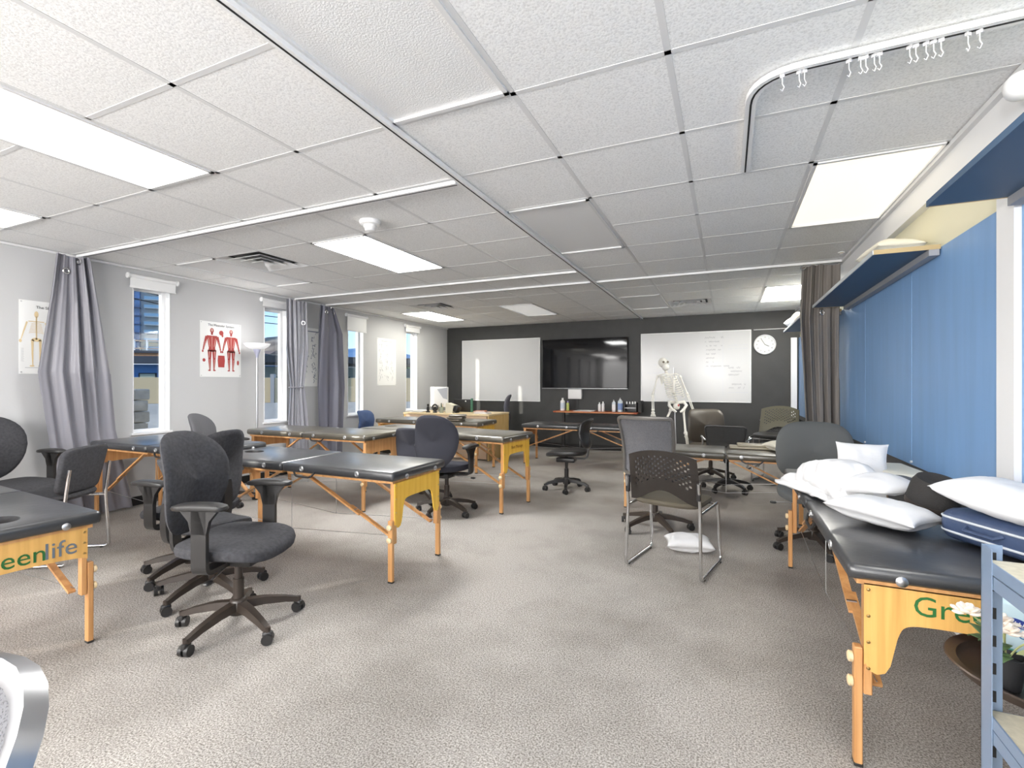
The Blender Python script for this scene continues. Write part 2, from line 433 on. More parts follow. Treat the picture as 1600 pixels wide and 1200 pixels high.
# suspended ceiling: every tile its own panel in a grid of bars
LIGHTS = {  # (col,row of the low corner, two rows long): material key, label
    (-4, -2): ('soft', 'large lit ceiling light panel nearest the camera, upper left'), (-4, 2): ('day', 'lit ceiling light panel beyond the smoke detector'),
    (-7, -2): ('warm_near', 'warm lit ceiling light panel at the far left edge of the picture'), (-7, 8): ('warm', 'yellowish lit ceiling panel near back wall and left windows'),
    (2, -2): ('side', 'lit ceiling panel above the camera end of the blue wall'), (2, 2): ('cream', 'large cream lit ceiling panel above the blue wall shelf'), (2, 8): ('cream2', 'cream lit ceiling panel near the back wall beside taupe curtain'),  # first panel here is added out of view to brighten the pillow table
    (-1, -2): ('off', 'unlit ribbed ceiling light nearest the camera beside the long rail'), (-1, 2): ('off', 'unlit ceiling light halfway along the long ceiling rail'),
    (-1, 8): ('off', 'unlit ceiling light by far end of the long rail'), (-4, 8): ('dim', 'dim ceiling light panel before the television wall'),
    (-7, 2): ('off', 'unlit ceiling panel beyond the large square vent by the left wall')}
VENTS = {(-6, 2): 'large square ceiling vent above the muscle poster', (-6, 7): 'small-looking far square ceiling vent near the left windows', (0, 9): 'square ceiling vent nearest the back wall above right whiteboard'}
M_LIT = {'side': mat('lit_diffuser_side', (.9, .9, .85), .5, emis=(1, .98, .94), estr=7.5), 'warm_near': mat('lit_diffuser_warm_near', (.9, .9, .85), .5, emis=(1, .97, .86), estr=1.4), 'soft': mat('lit_diffuser_soft', (.9, .9, .9), .5, emis=(1, 1, .985), estr=3.0), 'day': mat('lit_diffuser', (.9, .9, .9), .5, emis=(1, 1, .985), estr=30.0), 'warm': mat('lit_diffuser_warm', (.9, .9, .85), .5, emis=(1, .98, .88), estr=10.0),
         'cream': mat('lit_diffuser_cream', (.5, .48, .4), .5, emis=(1, .93, .80), estr=.66), 'off': M_DIFF, 'dim': mat('dim_diffuser', (.8, .8, .8), .5, emis=(1, 1, .97), estr=.22), 'cream2': mat('lit_diffuser_cream_far', (.9, .88, .8), .5, emis=(1, .975, .9), estr=17)}
used = set(VENTS)
for (k, i) in LIGHTS: used |= {(k, i), (k, i + 1)}
tile_me = MB().rbox((0, 0, 0), (.594, .594, .014), .004, 1).mesh('ceiling_tile', M_TILE, smooth=False)
for i in range(-5, 12):
    for k in range(-8, 3):
        if (k, i) in used: continue
        xa, xb = max(CX(k), X0), min(CX(k + 1), X1); ya, yb = CY(i), min(CY(i + 1), Y1)
        if xb - xa < .05 or yb - ya < .05: continue
        if xb - xa > .6 and yb - ya > .6: link('ceiling_tile', tile_me, ceil, ((xa + xb) / 2, (ya + yb) / 2, H + .012))
        else: MB().box(((xa + xb) / 2, (ya + yb) / 2, H + .012), (xb - xa - .012, yb - ya - .012, .014)).build('ceiling_tile', M_TILE, ceil, smooth=False)
for k in range(-7, 4):
    MB().box((CX(k), (CY(-6) + Y1) / 2, H + .0055), (.024, Y1 - CY(-6), .004)).build('grid_bar', M_TBAR, ceil, smooth=False)
for i in range(-6, 12):
    xs = [k for k in range(-8, 4) if not ((k, i - 1) in LIGHTS)]
    run = []
    for k in range(-8, 4):
        if (k, i - 1) in LIGHTS or k == 3:
            if run:
                xa, xb = max(CX(run[0]), X0), min(CX(run[-1] + 1), X1) if k < 3 else X1
                MB().box(((xa + xb) / 2, CY(i), H + .0055), (xb - xa, .024, .004)).build('grid_bar', M_TBAR, ceil, smooth=False)
            run = []
        else: run.append(k)
MB().box(((X0 + X1) / 2, (YR + CY(-6)) / 2, H + .01), (X1 - X0, CY(-6) - YR, .02)).build('plain_panel', M_TBAR, ceil, smooth=False)
for (k, i), (kd, lb) in LIGHTS.items():
    t = thing('ceiling_light', lb, 'ceiling light', (CX(k) + .305, CY(i) + .61, H), group='recessed ceiling light panels')
    w, l = .586, 1.196
    MB().box((-w / 2 + .01, 0, .004), (.02, l, .016)).box((w / 2 - .01, 0, .004), (.02, l, .016)).box((0, -l / 2 + .01, .004), (w, .02, .016)).box((0, l / 2 - .01, .004), (w, .02, .016)).build('light_frame', M_TBAR, t, smooth=False)
    MB().box((0, 0, .012), (w - .03, l - .03, .008)).build('diffuser', M_LIT[kd], t, smooth=False)
for (k, i), lb in VENTS.items():
    t = thing('ceiling_vent', lb, 'vent', (CX(k) + .305, CY(i) + .305, H), group='square ceiling vents')
    MB().box((0, 0, .05), (.58, .58, .01)).build('duct', M_DARK, t, smooth=False)
    for q, (s0, z0) in enumerate([(.58, .004), (.43, .0), (.29, -.006), (.15, -.012)]):
        m2 = MB(); wd = .055
        for a in range(4):
            M = Matrix.Rotation(a * PI / 2, 4, 'Z')
            h_ = s0 / 2
            m2.add([(-h_, -h_, z0), (h_, -h_, z0), (h_ - wd, -h_ + wd, z0 + .028), (-h_ + wd, -h_ + wd, z0 + .028), (-h_, -h_, z0 + .004), (h_, -h_, z0 + .004), (h_ - wd, -h_ + wd, z0 + .032), (-h_ + wd, -h_ + wd, z0 + .032)],
                   [(0, 1, 2, 3), (4, 5, 6, 7), (0, 1, 5, 4), (2, 3, 7, 6)], M)
        m2.build('vent_ring', M_TBAR, t, smooth=False)
t = thing('smoke_detector', 'round white smoke detector hanging under the ceiling tiles', 'smoke detector', (-2.386, 2.803, H))
MB().lathe([(.075, 0), (.078, -.012), (.07, -.028), (.055, -.034)], 24).build('base', M_WHITE, t)
MB().lathe([(.045, -.034), (.045, -.05), (.036, -.058), (.036, -.075), (.02, -.08), (.0001, -.08)], 24).build('sensor_cap', M_WHITE, t)
t = thing('sprinkler_head', 'small recessed brass sprinkler in the ceiling before the taupe curtain', 'sprinkler', (.946, 5.21, H - .001))
MB().lathe([(.03, -.0), (.03, -.006), (.022, -.007), (.022, .004)], 16).build('escutcheon', M_WHITE, t)
MB().lathe([(.018, -.002), (.018, -.005), (.0001, -.006)], 12).build('cap', M_BRASS, t)

# ceiling curtain rails
def rail(label, pts, hooks=0):
    t = thing('curtain_rail', label, 'curtain rail', (0, 0, 0), group='white curtain rails on the ceiling')
    p = rounded(pts, .18, 8) if len(pts) > 2 else pts
    MB().sweep(p, 1, prof=[(-.021, -.011), (.021, -.011), (.021, .011), (-.021, .011)], up=(0, 0, 1)).build('rail', M_WHITE, t, smooth=False)
    MB().sweep([(a[0], a[1], a[2] - .0115) for a in p], 1, prof=[(-.004, -.001), (.004, -.001), (.004, .001), (-.004, .001)], up=(0, 0, 1)).build('rail_slot', M_DARK, t, smooth=False)
    return t
ZR = H - .012
rail('long white ceiling rail running from camera to the back wall', [(-1.416, -1.5, ZR), (-1.416, Y1 - .01, ZR)])
rail('white ceiling rail across the room at the nearest left curtain', [(X0 + .05, 2.46, ZR), (-1.45, 2.46, ZR)])
rail('white ceiling rail above the tied silver grey curtain', [(X0 + .05, 4.93, ZR), (-1.45, 4.93, ZR)])
rail('white ceiling rail from the dark left curtain towards the long rail', [(X0 + .05, 5.5, ZR), (-1.45, 5.5, ZR)])
rail('white ceiling rail ending at the taupe curtain', [(-1.38, 5.52, ZR), (X1 - .04, 5.52, ZR)])
rc = rail('bent white ceiling rail with clear hooks, upper right', [(.09, 2.96, ZR), (.09, 2.08, ZR), (X1 - .04, 2.08, ZR)])
M_CLEAR = mat('clear_plastic', (.9, .9, .92), .15, alpha=.45)
hk = MB().box((0, 0, 0), (.016, .008, .012)).sweep([(0, 0, -.006), (0, 0, -.03), (.006, 0, -.044), (0, 0, -.056), (-.006, 0, -.048)], .002, 5).mesh('curtain_hook', M_CLEAR)
for x in (.19, .245, .262, .40, .435, .45, .475, .49, .575, .592, .62, .64, .66, .73, .76):
    link('curtain_hook', hk, rc, (x, 2.08, ZR - .018), (0, 0, random.uniform(-.8, .8)))
t = thing('emergency_light', 'round white emergency lamp at the right wall under the ceiling', 'emergency light', (.975, 2.35, 2.33))
MB().sell((.10, .10, .10), .9, .9, 18, 10).build('lamp_head', M_WHITE, t)
MB().box((.045, 0, .0), (.05, .05, .05)).build('bracket', M_WHITE, t, smooth=False)

for k, (lx, ly) in enumerate(FILL_XY):  # stands and bowls made up to carry the added fill lights
    t = thing('uplighter', ['white uplighter lamp at the left rear behind the camera', 'white uplighter lamp at the right rear behind the camera'][k], 'floor lamp', (lx, ly, 0))
    MB().lathe([(.16, 0), (.16, .02), (.02, .035)], 20).build('base', M_WHITE, t); MB().cyl((0, 0, .03), (0, 0, 1.66), .014, 10).build('pole', M_WHITE, t)
    MB().lathe([(.03, 1.62), (.30, 1.72), (.32, 1.76), (.30, 1.74), (.02, 1.66)], 24).build('bowl', M_WHITE, t)
# window blinds
for (a, b), zb, lb in [(wins[4], 2.235, 'short white roller blind over the leftmost window'), (wins[5], 2.27, 'short white roller blind over window beside tall floor lamp'),
                       (wins[6], 2.10, 'white roller blind pulled lower over the window right of dark curtain'), (wins[7], 2.24, 'narrow white roller blind over the farthest window')]:
    t = thing('roller_blind', lb, 'blind', (X0, (a + b) / 2, 2.345), group='white roller blinds over the windows')
    MB().cyl((.03, -.23, 0), (.03, .23, 0), .022, 12).build('roller', M_WHITE, t)
    MB().box((.035, 0, (zb - 2.345) / 2), (.003, .44, 2.345 - zb)).build('blind_cloth', M_WHITE, t, smooth=False)
    MB().rbox((.035, 0, zb - 2.345), (.012, .45, .018), .004, 1).build('bottom_bar', M_WHITE, t)
    for s in (-1, 1): MB().cyl((.03, s * .232, 0), (.03, s * .245, 0), .03, 12).build('bracket', M_WHITE, t)

# ------------------------------------------------------------------ massage tables
def bool_cut(mb, cutter, mt, name):
    a = mb.build('tmp_a', mt); c = cutter.build('tmp_c', mt)
    md = a.modifiers.new('b', 'BOOLEAN'); md.operation = 'DIFFERENCE'; md.object = c; md.solver = 'EXACT'
    me = bpy.data.meshes.new_from_object(a.evaluated_get(bpy.context.evaluated_depsgraph_get()))
    bpy.data.objects.remove(a); bpy.data.objects.remove(c); me.name = name; return me
def massage_table(label, loc, rz, L, W, zt, split=0, hole=-1, panels=('band', 'arch'), vinyl=M_VINYL, pm=(M_OAK, M_YEL), words=None, T=.062, handle=-1, head=-1):
    """along local x; the head end is at x=-L/2 when head=-1"""
    t = thing('massage_table', label, 'massage table', loc, rz, 'folding massage tables')
    zb = zt - T
    def soft(p, sx_, sy_):
        return p
    for (a, b) in ((-L / 2, split), (split, L / 2)):
        m = MB().rbox(((a + b) / 2, 0, zt - T / 2), (b - a - .004, W, T), .022, 3)
        # slight crown to the padding
        m.v = [(x, y, z + (.006 * (1 - (2 * y / W) ** 2) * (1 - (2 * (x - (a + b) / 2) / (b - a)) ** 2) if z > zt - .004 else 0)) for x, y, z in m.v]
        if hole and ((hole < 0 and a < -.1) or (hole > 0 and b > .1)):
            hx = -L / 2 + .20 if hole < 0 else L / 2 - .20
            cut = MB().add([], []); cut.sweep([(hx, 0, zb - .05), (hx, 0, zt + .05)], 1, prof=[(.062 * math.cos(2 * PI * q / 24), .085 * math.sin(2 * PI * q / 24)) for q in range(24)], up=(1, 0, 0))
            me = bool_cut(m, cut, vinyl, 'pad'); me.polygons.foreach_set('use_smooth', [True] * len(me.polygons)); me.set_sharp_from_angle(angle=R(35))
            p = link('pad', me, t)
        else: p = m.build('pad', vinyl, t, ang=35)
        MB().box(((a + b) / 2, 0, zb - .008), (b - a - .05, W - .06, .016)).build('frame_board', M_OAK, p, smooth=False)
        for s in (-1, 1):
            for fx in (.3, .8) if a < split - .01 else (.2, .7):
                M = Matrix.Translation((a + (b - a) * fx, s * W / 2, zt - T / 2)) @ Matrix.Rotation(s * -PI / 2, 4, 'X')
                MB().lathe([(.018, -.002), (.018, .003), (.012, .005), (.009, .001), (.0001, .001)], 14, M=M).build('grommet', M_STEEL, p)
    for e_ in (-1, 1):
        ex = e_ * (L / 2 - .045); kind = panels[0] if e_ == head else panels[1]; mt = pm[0] if e_ == head else pm[1]
        yl = W / 2 - .05
        hi = zb - .012
        if kind == 'band':
            n = 14
            out = [(-yl, hi), (yl, hi)] + [(yl, hi - .15)] + [(yl * math.cos(PI * q / n), hi - .15 + .025 * math.sin(PI * q / n)) for q in range(1, n)] + [(-yl, hi - .15)]
        else:
            lo = hi - .285; iw = yl * .62
            out = [(-yl, hi), (yl, hi), (yl, lo + .02)] + [(yl - .035 + .03 * math.cos(R(a)), lo + .025 + .03 * math.sin(R(a))) for a in (0, -45, -90, -135)]
            ctl = [(yl - .070, lo + .03), (yl - .082, lo + .09), (yl - .090, hi - .155), (iw * .95, hi - .118), (iw * .55, hi - .112), (0, hi - .112)]
            ctl = ctl + [(-a, b) for a, b in ctl[-2::-1]]
            for _ in range(3): ctl = [ctl[0]] + [q for a, b in zip(ctl[:-1], ctl[1:]) for q in ((a[0] * .75 + b[0] * .25, a[1] * .75 + b[1] * .25), (a[0] * .25 + b[0] * .75, a[1] * .25 + b[1] * .75))] + [ctl[-1]]
            out += ctl
            out += [(-yl + .035 + .03 * math.cos(R(a)), lo + .025 + .03 * math.sin(R(a))) for a in (-45, -90, -135, -180)] + [(-yl, lo + .02)]
        px = ex + (.012 if e_ > 0 else -.020)
        pn = MB().prism(out, .008, MYZ(px)).build('end_panel', mt, t, smooth=False)
        for s in (-1, 1):
            for q in range(4):
                if kind == 'band' and q > 2: continue
                M = Matrix.Translation((px + (.008 if e_ > 0 else 0), s * (yl - .012), hi - .02 - q * (.05 if kind == 'band' else .085))) @ Matrix.Rotation(e_ * PI / 2, 4, 'Y')
                MB().lathe([(.006, 0), (.005, .002), (.0001, .003)], 8, M=M).build('screw', M_BRASS, pn)
        if words and words.get(e_):
            for (s_, col, yy, zz, size) in words[e_]:
                me = text(s_, size, col, .0006, align='LEFT')
                o = link('lettering', me, pn)
                ez = px + (.0092 if e_ > 0 else -.0012)
                o.matrix_local = Matrix.Translation((ez, yy, zz)) @ (Matrix(((0, 0, 1, 0), (1, 0, 0, 0), (0, 1, 0, 0), (0, 0, 0, 1))) if e_ > 0 else Matrix(((0, 0, -1, 0), (-1, 0, 0, 0), (0, 1, 0, 0), (0, 0, 0, 1))))
        for s in (-1, 1):
            ly = s * (W / 2 - .062)
            lg = MB().rbox((ex, ly, (hi + .24) / 2), (.034, .024, hi - .24), .003, 1).build('leg', M_OAK, t, smooth=False)
            MB().rbox((ex, ly + s * .0255, .195), (.034, .024, .39), .003, 1).build('leg_extension', M_OAK, lg, smooth=False)
            for kz in (.27, .35): MB().lathe([(.006, 0), (.017, .001), (.018, .012), (.012, .016), (.0001, .017)], 10, M=Matrix.Translation((ex, ly + s * .038, kz)) @ Matrix.Rotation(-s * PI / 2, 4, 'X')).build('knob', M_PALEW, lg)
            MB().rbox((ex, ly + s * .0255, .006), (.036, .026, .012), .002, 1).build('rubber_foot', M_PLAST, lg)
            # brace in two slats with a bolt
            A = Vector((e_ * L * .07 + split * .5, ly - s * .02, zb - .02)); B = Vector((ex - e_ * .02, ly - s * .02, .26)); mid = A.lerp(B, .58)
            br = MB().sweep([A, mid + (B - A).normalized() * .05], 1, prof=[(-.006, -.014), (.006, -.014), (.006, .014), (-.006, .014)], up=(0, 1, 0)).build('brace', M_OAK, t, smooth=False)
            off = Vector((0, -s * .013, 0))
            MB().sweep([mid - (B - A).normalized() * .05 + off, B + off], 1, prof=[(-.006, -.014), (.006, -.014), (.006, .014), (-.006, .014)], up=(0, 1, 0)).build('brace_slat', M_OAK, br, smooth=False)
            MB().cyl(mid + off * 1.6, mid - off, .009, 8).build('bolt', M_STEEL, br)
            # metal corner latch on the end of the padding
            o = MB().lathe([(.016, 0), (.017, .006), (.009, .012), (.0001, .012)], 12, M=Matrix.Translation((e_ * (L / 2 - .004), s * W * .27, zt - T * .72)) @ Matrix.Rotation(e_ * PI / 2, 4, 'Y')).build('latch', M_STEEL, t)
    for s in (-1, 1):
        ca = MB()
        ca.cyl((-L / 2 + .05, s * (W / 2 - .09), .28), (split, s * (W / 2 - .09), .22), .002, 5).cyl((L / 2 - .05, s * (W / 2 - .09), .28), (split, s * (W / 2 - .09), .22), .002, 5)
        ca.cyl((split, s * (W / 2 - .09), .22), (split, s * (W / 2 - .09), zb - .01), .002, 5)
        ca.build('cable', M_STEEL, t)
    MB().box((split, 0, zt - T * .5 - .004), (.03, W - .02, T - .022)).build('hinge_strip', M_PLAST, t, smooth=False)
    hs = handle
    MB().sweep(rounded([(split + .12, hs * (W / 2 + .001), zb + .012), (split + .15, hs * (W / 2 + .012), zb - .02), (split + .28, hs * (W / 2 + .012), zb - .02), (split + .31, hs * (W / 2 + .001), zb + .012)], .03), .007, 8).build('carry_handle', M_PLAST, t)
    return t
M_GREEN = mat('green_print', (.02, .13, .03), .5)
M_SLATE = mat('slate_print', (.14, .17, .20), .5)
M_BRN = mat('brown_print', (.35, .14, .02), .5)
# centre table with the yellow arched end
massage_table('black massage table with bright yellow arched end panel, in room centre', (-2.79, 2.725, 0), 0, 1.82, .61, .70, split=-.05, pm=(M_OAK, M_YEL))
massage_table('blue-black massage table ending against the left grey curtain', (-4.485, 2.725, 0), 0, 1.52, .61, .735, split=.08, hole=0, panels=('band', 'arch'), pm=(M_OAK, M_OAK))
massage_table('black massage table below the tied silver grey curtain', (-4.025, 3.965, 0), 0, 1.66, .58, .75, split=.0, hole=0, pm=(M_OAK, M_OAK), vinyl=M_VINYLB)
massage_table('massage table with yellow arched end and small brown script, behind the navy chair', (-2.87, 4.56, 0), R(-6.6), 1.95, .61, .745, split=-.05, pm=(M_OAK, M_YEL), vinyl=M_VINYLB,
              words={1: [('Best Massage', M_BRN, -.115, .62, .042)]})
massage_table('massage table directly in front of the pale wooden desk', (-4.03, 6.2, 0), 0, 1.78, .62, .715, split=0, hole=0, panels=('band', 'arch'), pm=(M_YEL, M_YEL), vinyl=M_VINYLB)
massage_table('low black massage table in front of the bottle shelf table', (-2.03, 7.28, 0), 0, 1.85, .60, .62, split=0, hole=0, pm=(M_OAK, M_OAK))
massage_table('low brown massage table before the brown leather chair', (-.17, 5.18, 0), 0, 1.62, .58, .605, split=.16, hole=0, pm=(M_OAK, M_OAK), vinyl=M_VINYLB)
massage_table('black massage table piled with white pillows along the blue wall', (.665, 2.84, 0), R(-90), 1.94, .62, .668, T=.052, split=.03, hole=0, pm=(M_OAK, M_HONEY),
              words={1: [('Green', M_GREEN, -.135, .552, .088), ('life', M_SLATE, .088, .552, .088)]})
massage_table('black massage table with face hole at the left edge of the picture', (-3.72, 1.10, 0), R(-4), 1.86, .60, .635, split=0, hole=1, head=1, pm=(M_HONEY, M_OAK),
              words={1: [('Green', M_GREEN, -.17, .485, .105), ('life', M_SLATE, .09, .485, .105)]})

# ------------------------------------------------------------------ chairs (forward is local +x)
def base_star(r=.30, c=M_PLASTB):
    def f():
        m = MB()
        for k in range(5):
            a = 2 * PI * k / 5; q = Matrix.Rotation(a, 4, 'Z')
            m.sweep([(.02, 0, .115), (.12, 0, .108), (.22, 0, .088), (r - .01, 0, .066)], [.03, .026, .021, .017], prof=[(-.9, -.7), (.9, -.7), (.7, .7), (-.7, .7)], up=(0, 0, 1), M=q)
            m.cyl((r - .012, 0, .08), (r - .012, 0, .05), .014, 8, M=q)
        m.lathe([(.042, .07), (.046, .10), (.04, .14), (.03, .15)], 18)
        return m.mesh('star_base', c, ang=50)
    return cached(('star', r, c.name), f)
def caster_me():
    def f():
        m = MB()
        for s in (-1, 1): m.cyl((0, s * .006, .026), (0, s * .024, .026), .026, 16)
        m.sell((.05, .03, .035), .6, .6, 12, 6, fn=lambda p: p + Vector((.0, 0, .045)))
        return m.mesh('caster', M_PLAST)
    return cached('caster', f)
def add_base(t, zs, r=.30, rot=0, c=M_PLASTB):
    b = link('star_base', base_star(r, c), t, None, (0, 0, rot))
    for k in range(5):
        a = 2 * PI * k / 5
        link('caster', caster_me(), b, (math.cos(a) * (r - .012), math.sin(a) * (r - .012), 0), (0, 0, a + (.9, 2.2, -.6, 1.7, .2)[k]))
    MB().cyl((0, 0, .13), (0, 0, zs - .22), .026, 16).cyl((0, 0, zs - .22), (0, 0, zs - .06), .019, 14).build('gas_column', c, t)
    return b
def bowed(depth, w, yaw=0): return lambda p: p
def task_chair(label, loc, rz, fab=M_FABG, zs=.47, back=(.46, .52, .70), shape='egg', arms=True, brot=.3, base_c=M_PLASTB, seat=(.48, .49, .085), armz=.68, tilt=8, lever=True, name='office_chair', group='swivel office chairs', bracket=True, r=.30, bx=-.25, bo=.05, btop=-.08):
    t = thing(name, label, 'chair', loc, rz, group)
    add_base(t, zs, r, brot, base_c)
    sd, sw, st = seat
    def seatf():
        def fn(p):
            x, y = p.x / (sd / 2), p.y / (sw / 2)
            return Vector((p.x, p.y, p.z + zs - st / 2 - .02 * max(0, x - .3) ** 1.5 * 2 + .018 * (y * y) + .012 * max(0, -x)))
        return MB().sell((sd, sw, st), .55, .62, 32, 12, fn=fn).mesh('seat', fab)
    link('seat', cached(('seat', fab.name, zs, seat), seatf), t)
    bw, bh, bz = back
    def backf():
        def fn(p):
            y, z = p.y / (bw / 2), p.z / (bh / 2)
            wk = {'egg': 1 - .16 * max(0, -z) ** 1.3 - .05 * max(0, z) ** 3, 'rect': 1 - .03 * z, 'fan': 1 - .22 * max(0, -z), 'wide': 1 - .10 * max(0, z) ** 2}[shape]
            xx = p.x + .05 * y * y - .03 * (z * z) + .02 * math.cos(z * 2.6 - .8)
            q = Vector((xx, p.y * wk, p.z))
            q = Matrix.Rotation(R(-tilt), 3, 'Y') @ q
            return q + Vector((bx, 0, bz + .0))
        e2 = {'egg': (.75, .45), 'rect': (.4, .3), 'fan': (.55, .4), 'wide': (.6, .5)}[shape]
        m = MB()
        # cushion: superellipse in the y/z plane, thin along x
        sp = lambda v, e_: math.copysign(abs(v) ** e_, v)
        nu, nv = 36, 8; vs = []; fs = []
        for i in range(nv + 1):
            a = -PI / 2 + PI * i / nv; rr = abs(math.cos(a)) ** .45 if 0 < i < nv else 0
            for k in range(nu):
                w = 2 * PI * k / nu
                vs.append(fn(Vector((.032 * math.sin(a), bw / 2 * rr * sp(math.cos(w), e2[0]), bh / 2 * rr * sp(math.sin(w), e2[0])))))
        for i in range(nv):
            for k in range(nu):
                l = (k + 1) % nu; fs.append((i * nu + k, i * nu + l, (i + 1) * nu + l, (i + 1) * nu + k))
        return m.add(vs, fs).mesh('backrest', fab, ang=60)
    link('backrest', cached(('back', fab.name, back, shape, tilt, bx), backf), t)
    if bracket:
        MB().sweep(rounded([(-.05, 0, zs - .10), (bx - bo + .015, 0, zs - .09), (bx - bo, 0, bz + btop - .12), (bx - bo + .012, 0, bz + btop)], .05), 1, prof=[(-.03, -.009), (.03, -.009), (.03, .009), (-.03, .009)], up=(1, 0, 0)).build('back_bracket', M_PLAST, t, ang=30)
    MB().rbox((0, 0, zs - .115), (.22, .15, .05), .012, 2).build('mechanism', M_PLAST, t)
    if lever:
        l = MB().cyl((0, -.07, zs - .12), (.03, -.25, zs - .135), .005, 8).build('lever', M_STEEL, t)
        MB().sell((.035, .05, .02), .8, .8, 10, 6, fn=lambda p: p + Vector((.032, -.27, zs - .137))).build('lever_paddle', M_PLAST, l)
    if arms:
        for s in (-1, 1):
            ay = s * (sw / 2 + .035)
            m = MB().sweep(rounded([(0, s * .12, zs - .10), (0, ay, zs - .095), (0, ay, armz - .03)], .04), 1, prof=[(-.011, -.036), (.011, -.036), (.011, .036), (-.011, .036)], up=(1, 0, 0))
            m.prism([(-.036, armz - .14), (.036, armz - .14), (.05, armz - .08), (.10, armz - .02), (-.10, armz - .02), (-.05, armz - .08)], .022, MXZ(ay - .011))
            ar = m.build('armrest', M_PLAST, t, ang=35)
            MB().sell((.26, .085, .035), .6, .55, 22, 8, fn=lambda p, ay=ay: p + Vector((.0, ay, armz - .012 - .5 * p.x ** 2))).build('arm_pad', M_PLAST, ar)
    return t
HC = R(24)
task_chair('charcoal office chair with T arms at the front of the chair cluster', (-2.30, 1.70, 0), R(20), brot=-.55, armz=.70, back=(.46, .53, .745), bx=-.27, bo=.085, btop=.05)
task_chair('charcoal office chair turned left behind the front charcoal chair', (-3.24, 2.06, 0), R(188), brot=.35, armz=.66, zs=.46, back=(.44, .50, .71))
task_chair('slim charcoal office chair mostly hidden behind the front charcoal chair', (-2.82, 1.90, 0), R(86), brot=.9, arms=False, back=(.34, .36, .66), zs=.45, seat=(.40, .38, .07), armz=.72, bx=-.2)
task_chair('charcoal office chair against the left wall at picture edge', (-5.12, 1.86, 0), R(14), brot=.1, armz=.70, back=(.45, .52, .74), bx=-.23)
task_chair('grey office chair standing behind the centre table by the lamp', (-4.76, 3.36, 0), R(30), brot=.6, armz=.66, back=(.44, .48, .71), fab=mat('grey_fabric', (.13, .13, .14), .95, bump=.3, bump_s=500))
task_chair('navy office chair with rounded back beside the yellow ended tables', (-2.49, 4.03, 0), R(91), fab=M_FABN, brot=.55, armz=.67, back=(.48, .50, .715), zs=.485, shape='egg', seat=(.48, .46, .085), tilt=4, btop=-.17)
task_chair('low navy chair tucked behind the larger navy chair', (-2.99, 4.35, 0), R(95), fab=M_FABN, brot=.2, arms=False, back=(.42, .36, .62), shape='fan', zs=.46, seat=(.46, .42, .085), tilt=3, lever=False, btop=-.12)
task_chair('blue chair with curved frame between far window and massage table', (-5.14, 6.22, 0), R(8), fab=mat('blue_fabric', (.06, .10, .22), .9), brot=.2, arms=False, back=(.42, .36, .64), shape='rect', lever=False)
task_chair('grey chair behind the pale wooden desk', (-4.02, 8.2, 0), R(205), fab=mat('mid_grey_fabric', (.16, .16, .19), .9), brot=.2, arms=False, back=(.42, .50, .80), shape='rect', lever=False, zs=.5)
task_chair('armless black task stool with slim back before the low black table', (-1.73, 5.46, 0), R(184), fab=M_PLAST, brot=.5, arms=False, back=(.38, .34, .68), shape='rect', zs=.47, seat=(.46, .44, .07), r=.27, base_c=M_PLAST, bo=.015, btop=.0)
task_chair('large slate grey office chair at the far end of the pillow table', (.60, 4.28, 0), R(262), fab=M_FABL, brot=.35, arms=False, back=(.53, .48, .71), shape='wide', zs=.46, tilt=6, bx=-.21)
task_chair('brown leather chair with stitched back near the skeleton', (-.20, 6.86, 0), R(288), fab=M_LEATH, brot=.3, arms=False, back=(.48, .46, .68), shape='rect', zs=.45, lever=False)
# open back task chair with thin frame behind the low brown table
t = thing('office_chair', 'small chair with thin see-through mesh back behind the low brown table', 'chair', (.0, 6.20, 0), R(85), 'swivel office chairs')
add_base(t, .44, .28, .2, M_PLAST)
MB().sell((.44, .46, .07), .55, .6, 28, 10, fn=lambda p: p + Vector((0, 0, .42))).build('seat', M_LEATH, t)
fr = rounded([(-.23, -.18, .52), (-.25, -.22, .77), (-.25, .22, .77), (-.23, .18, .52), (-.23, -.18, .52)], .05, 5)
b_ = MB().sweep(fr[:-1], .010, 8, closed=True).build('backrest', M_PLAST, t)
MB().grid(2, 2, lambda u, v: Vector((-.245, -.20 + .40 * u, .53 + .23 * v)), .003).build('back_mesh', M_MESHD, b_, smooth=False)
MB().sweep(rounded([(-.05, 0, .36), (-.27, 0, .36), (-.26, 0, .55)], .04), .012, 8).build('back_bracket', M_PLAST, t)
MB().rbox((0, 0, .365), (.2, .14, .04), .01).build('mechanism', M_PLAST, t)
for s in (-1, 1): MB().sweep(rounded([(0, s * .15, .38), (.0, s * .27, .38), (-.02, s * .27, .62), (-.2, s * .26, .64), (-.24, s * .21, .60)], .05), .010, 8).build('armrest', M_STEEL, t)

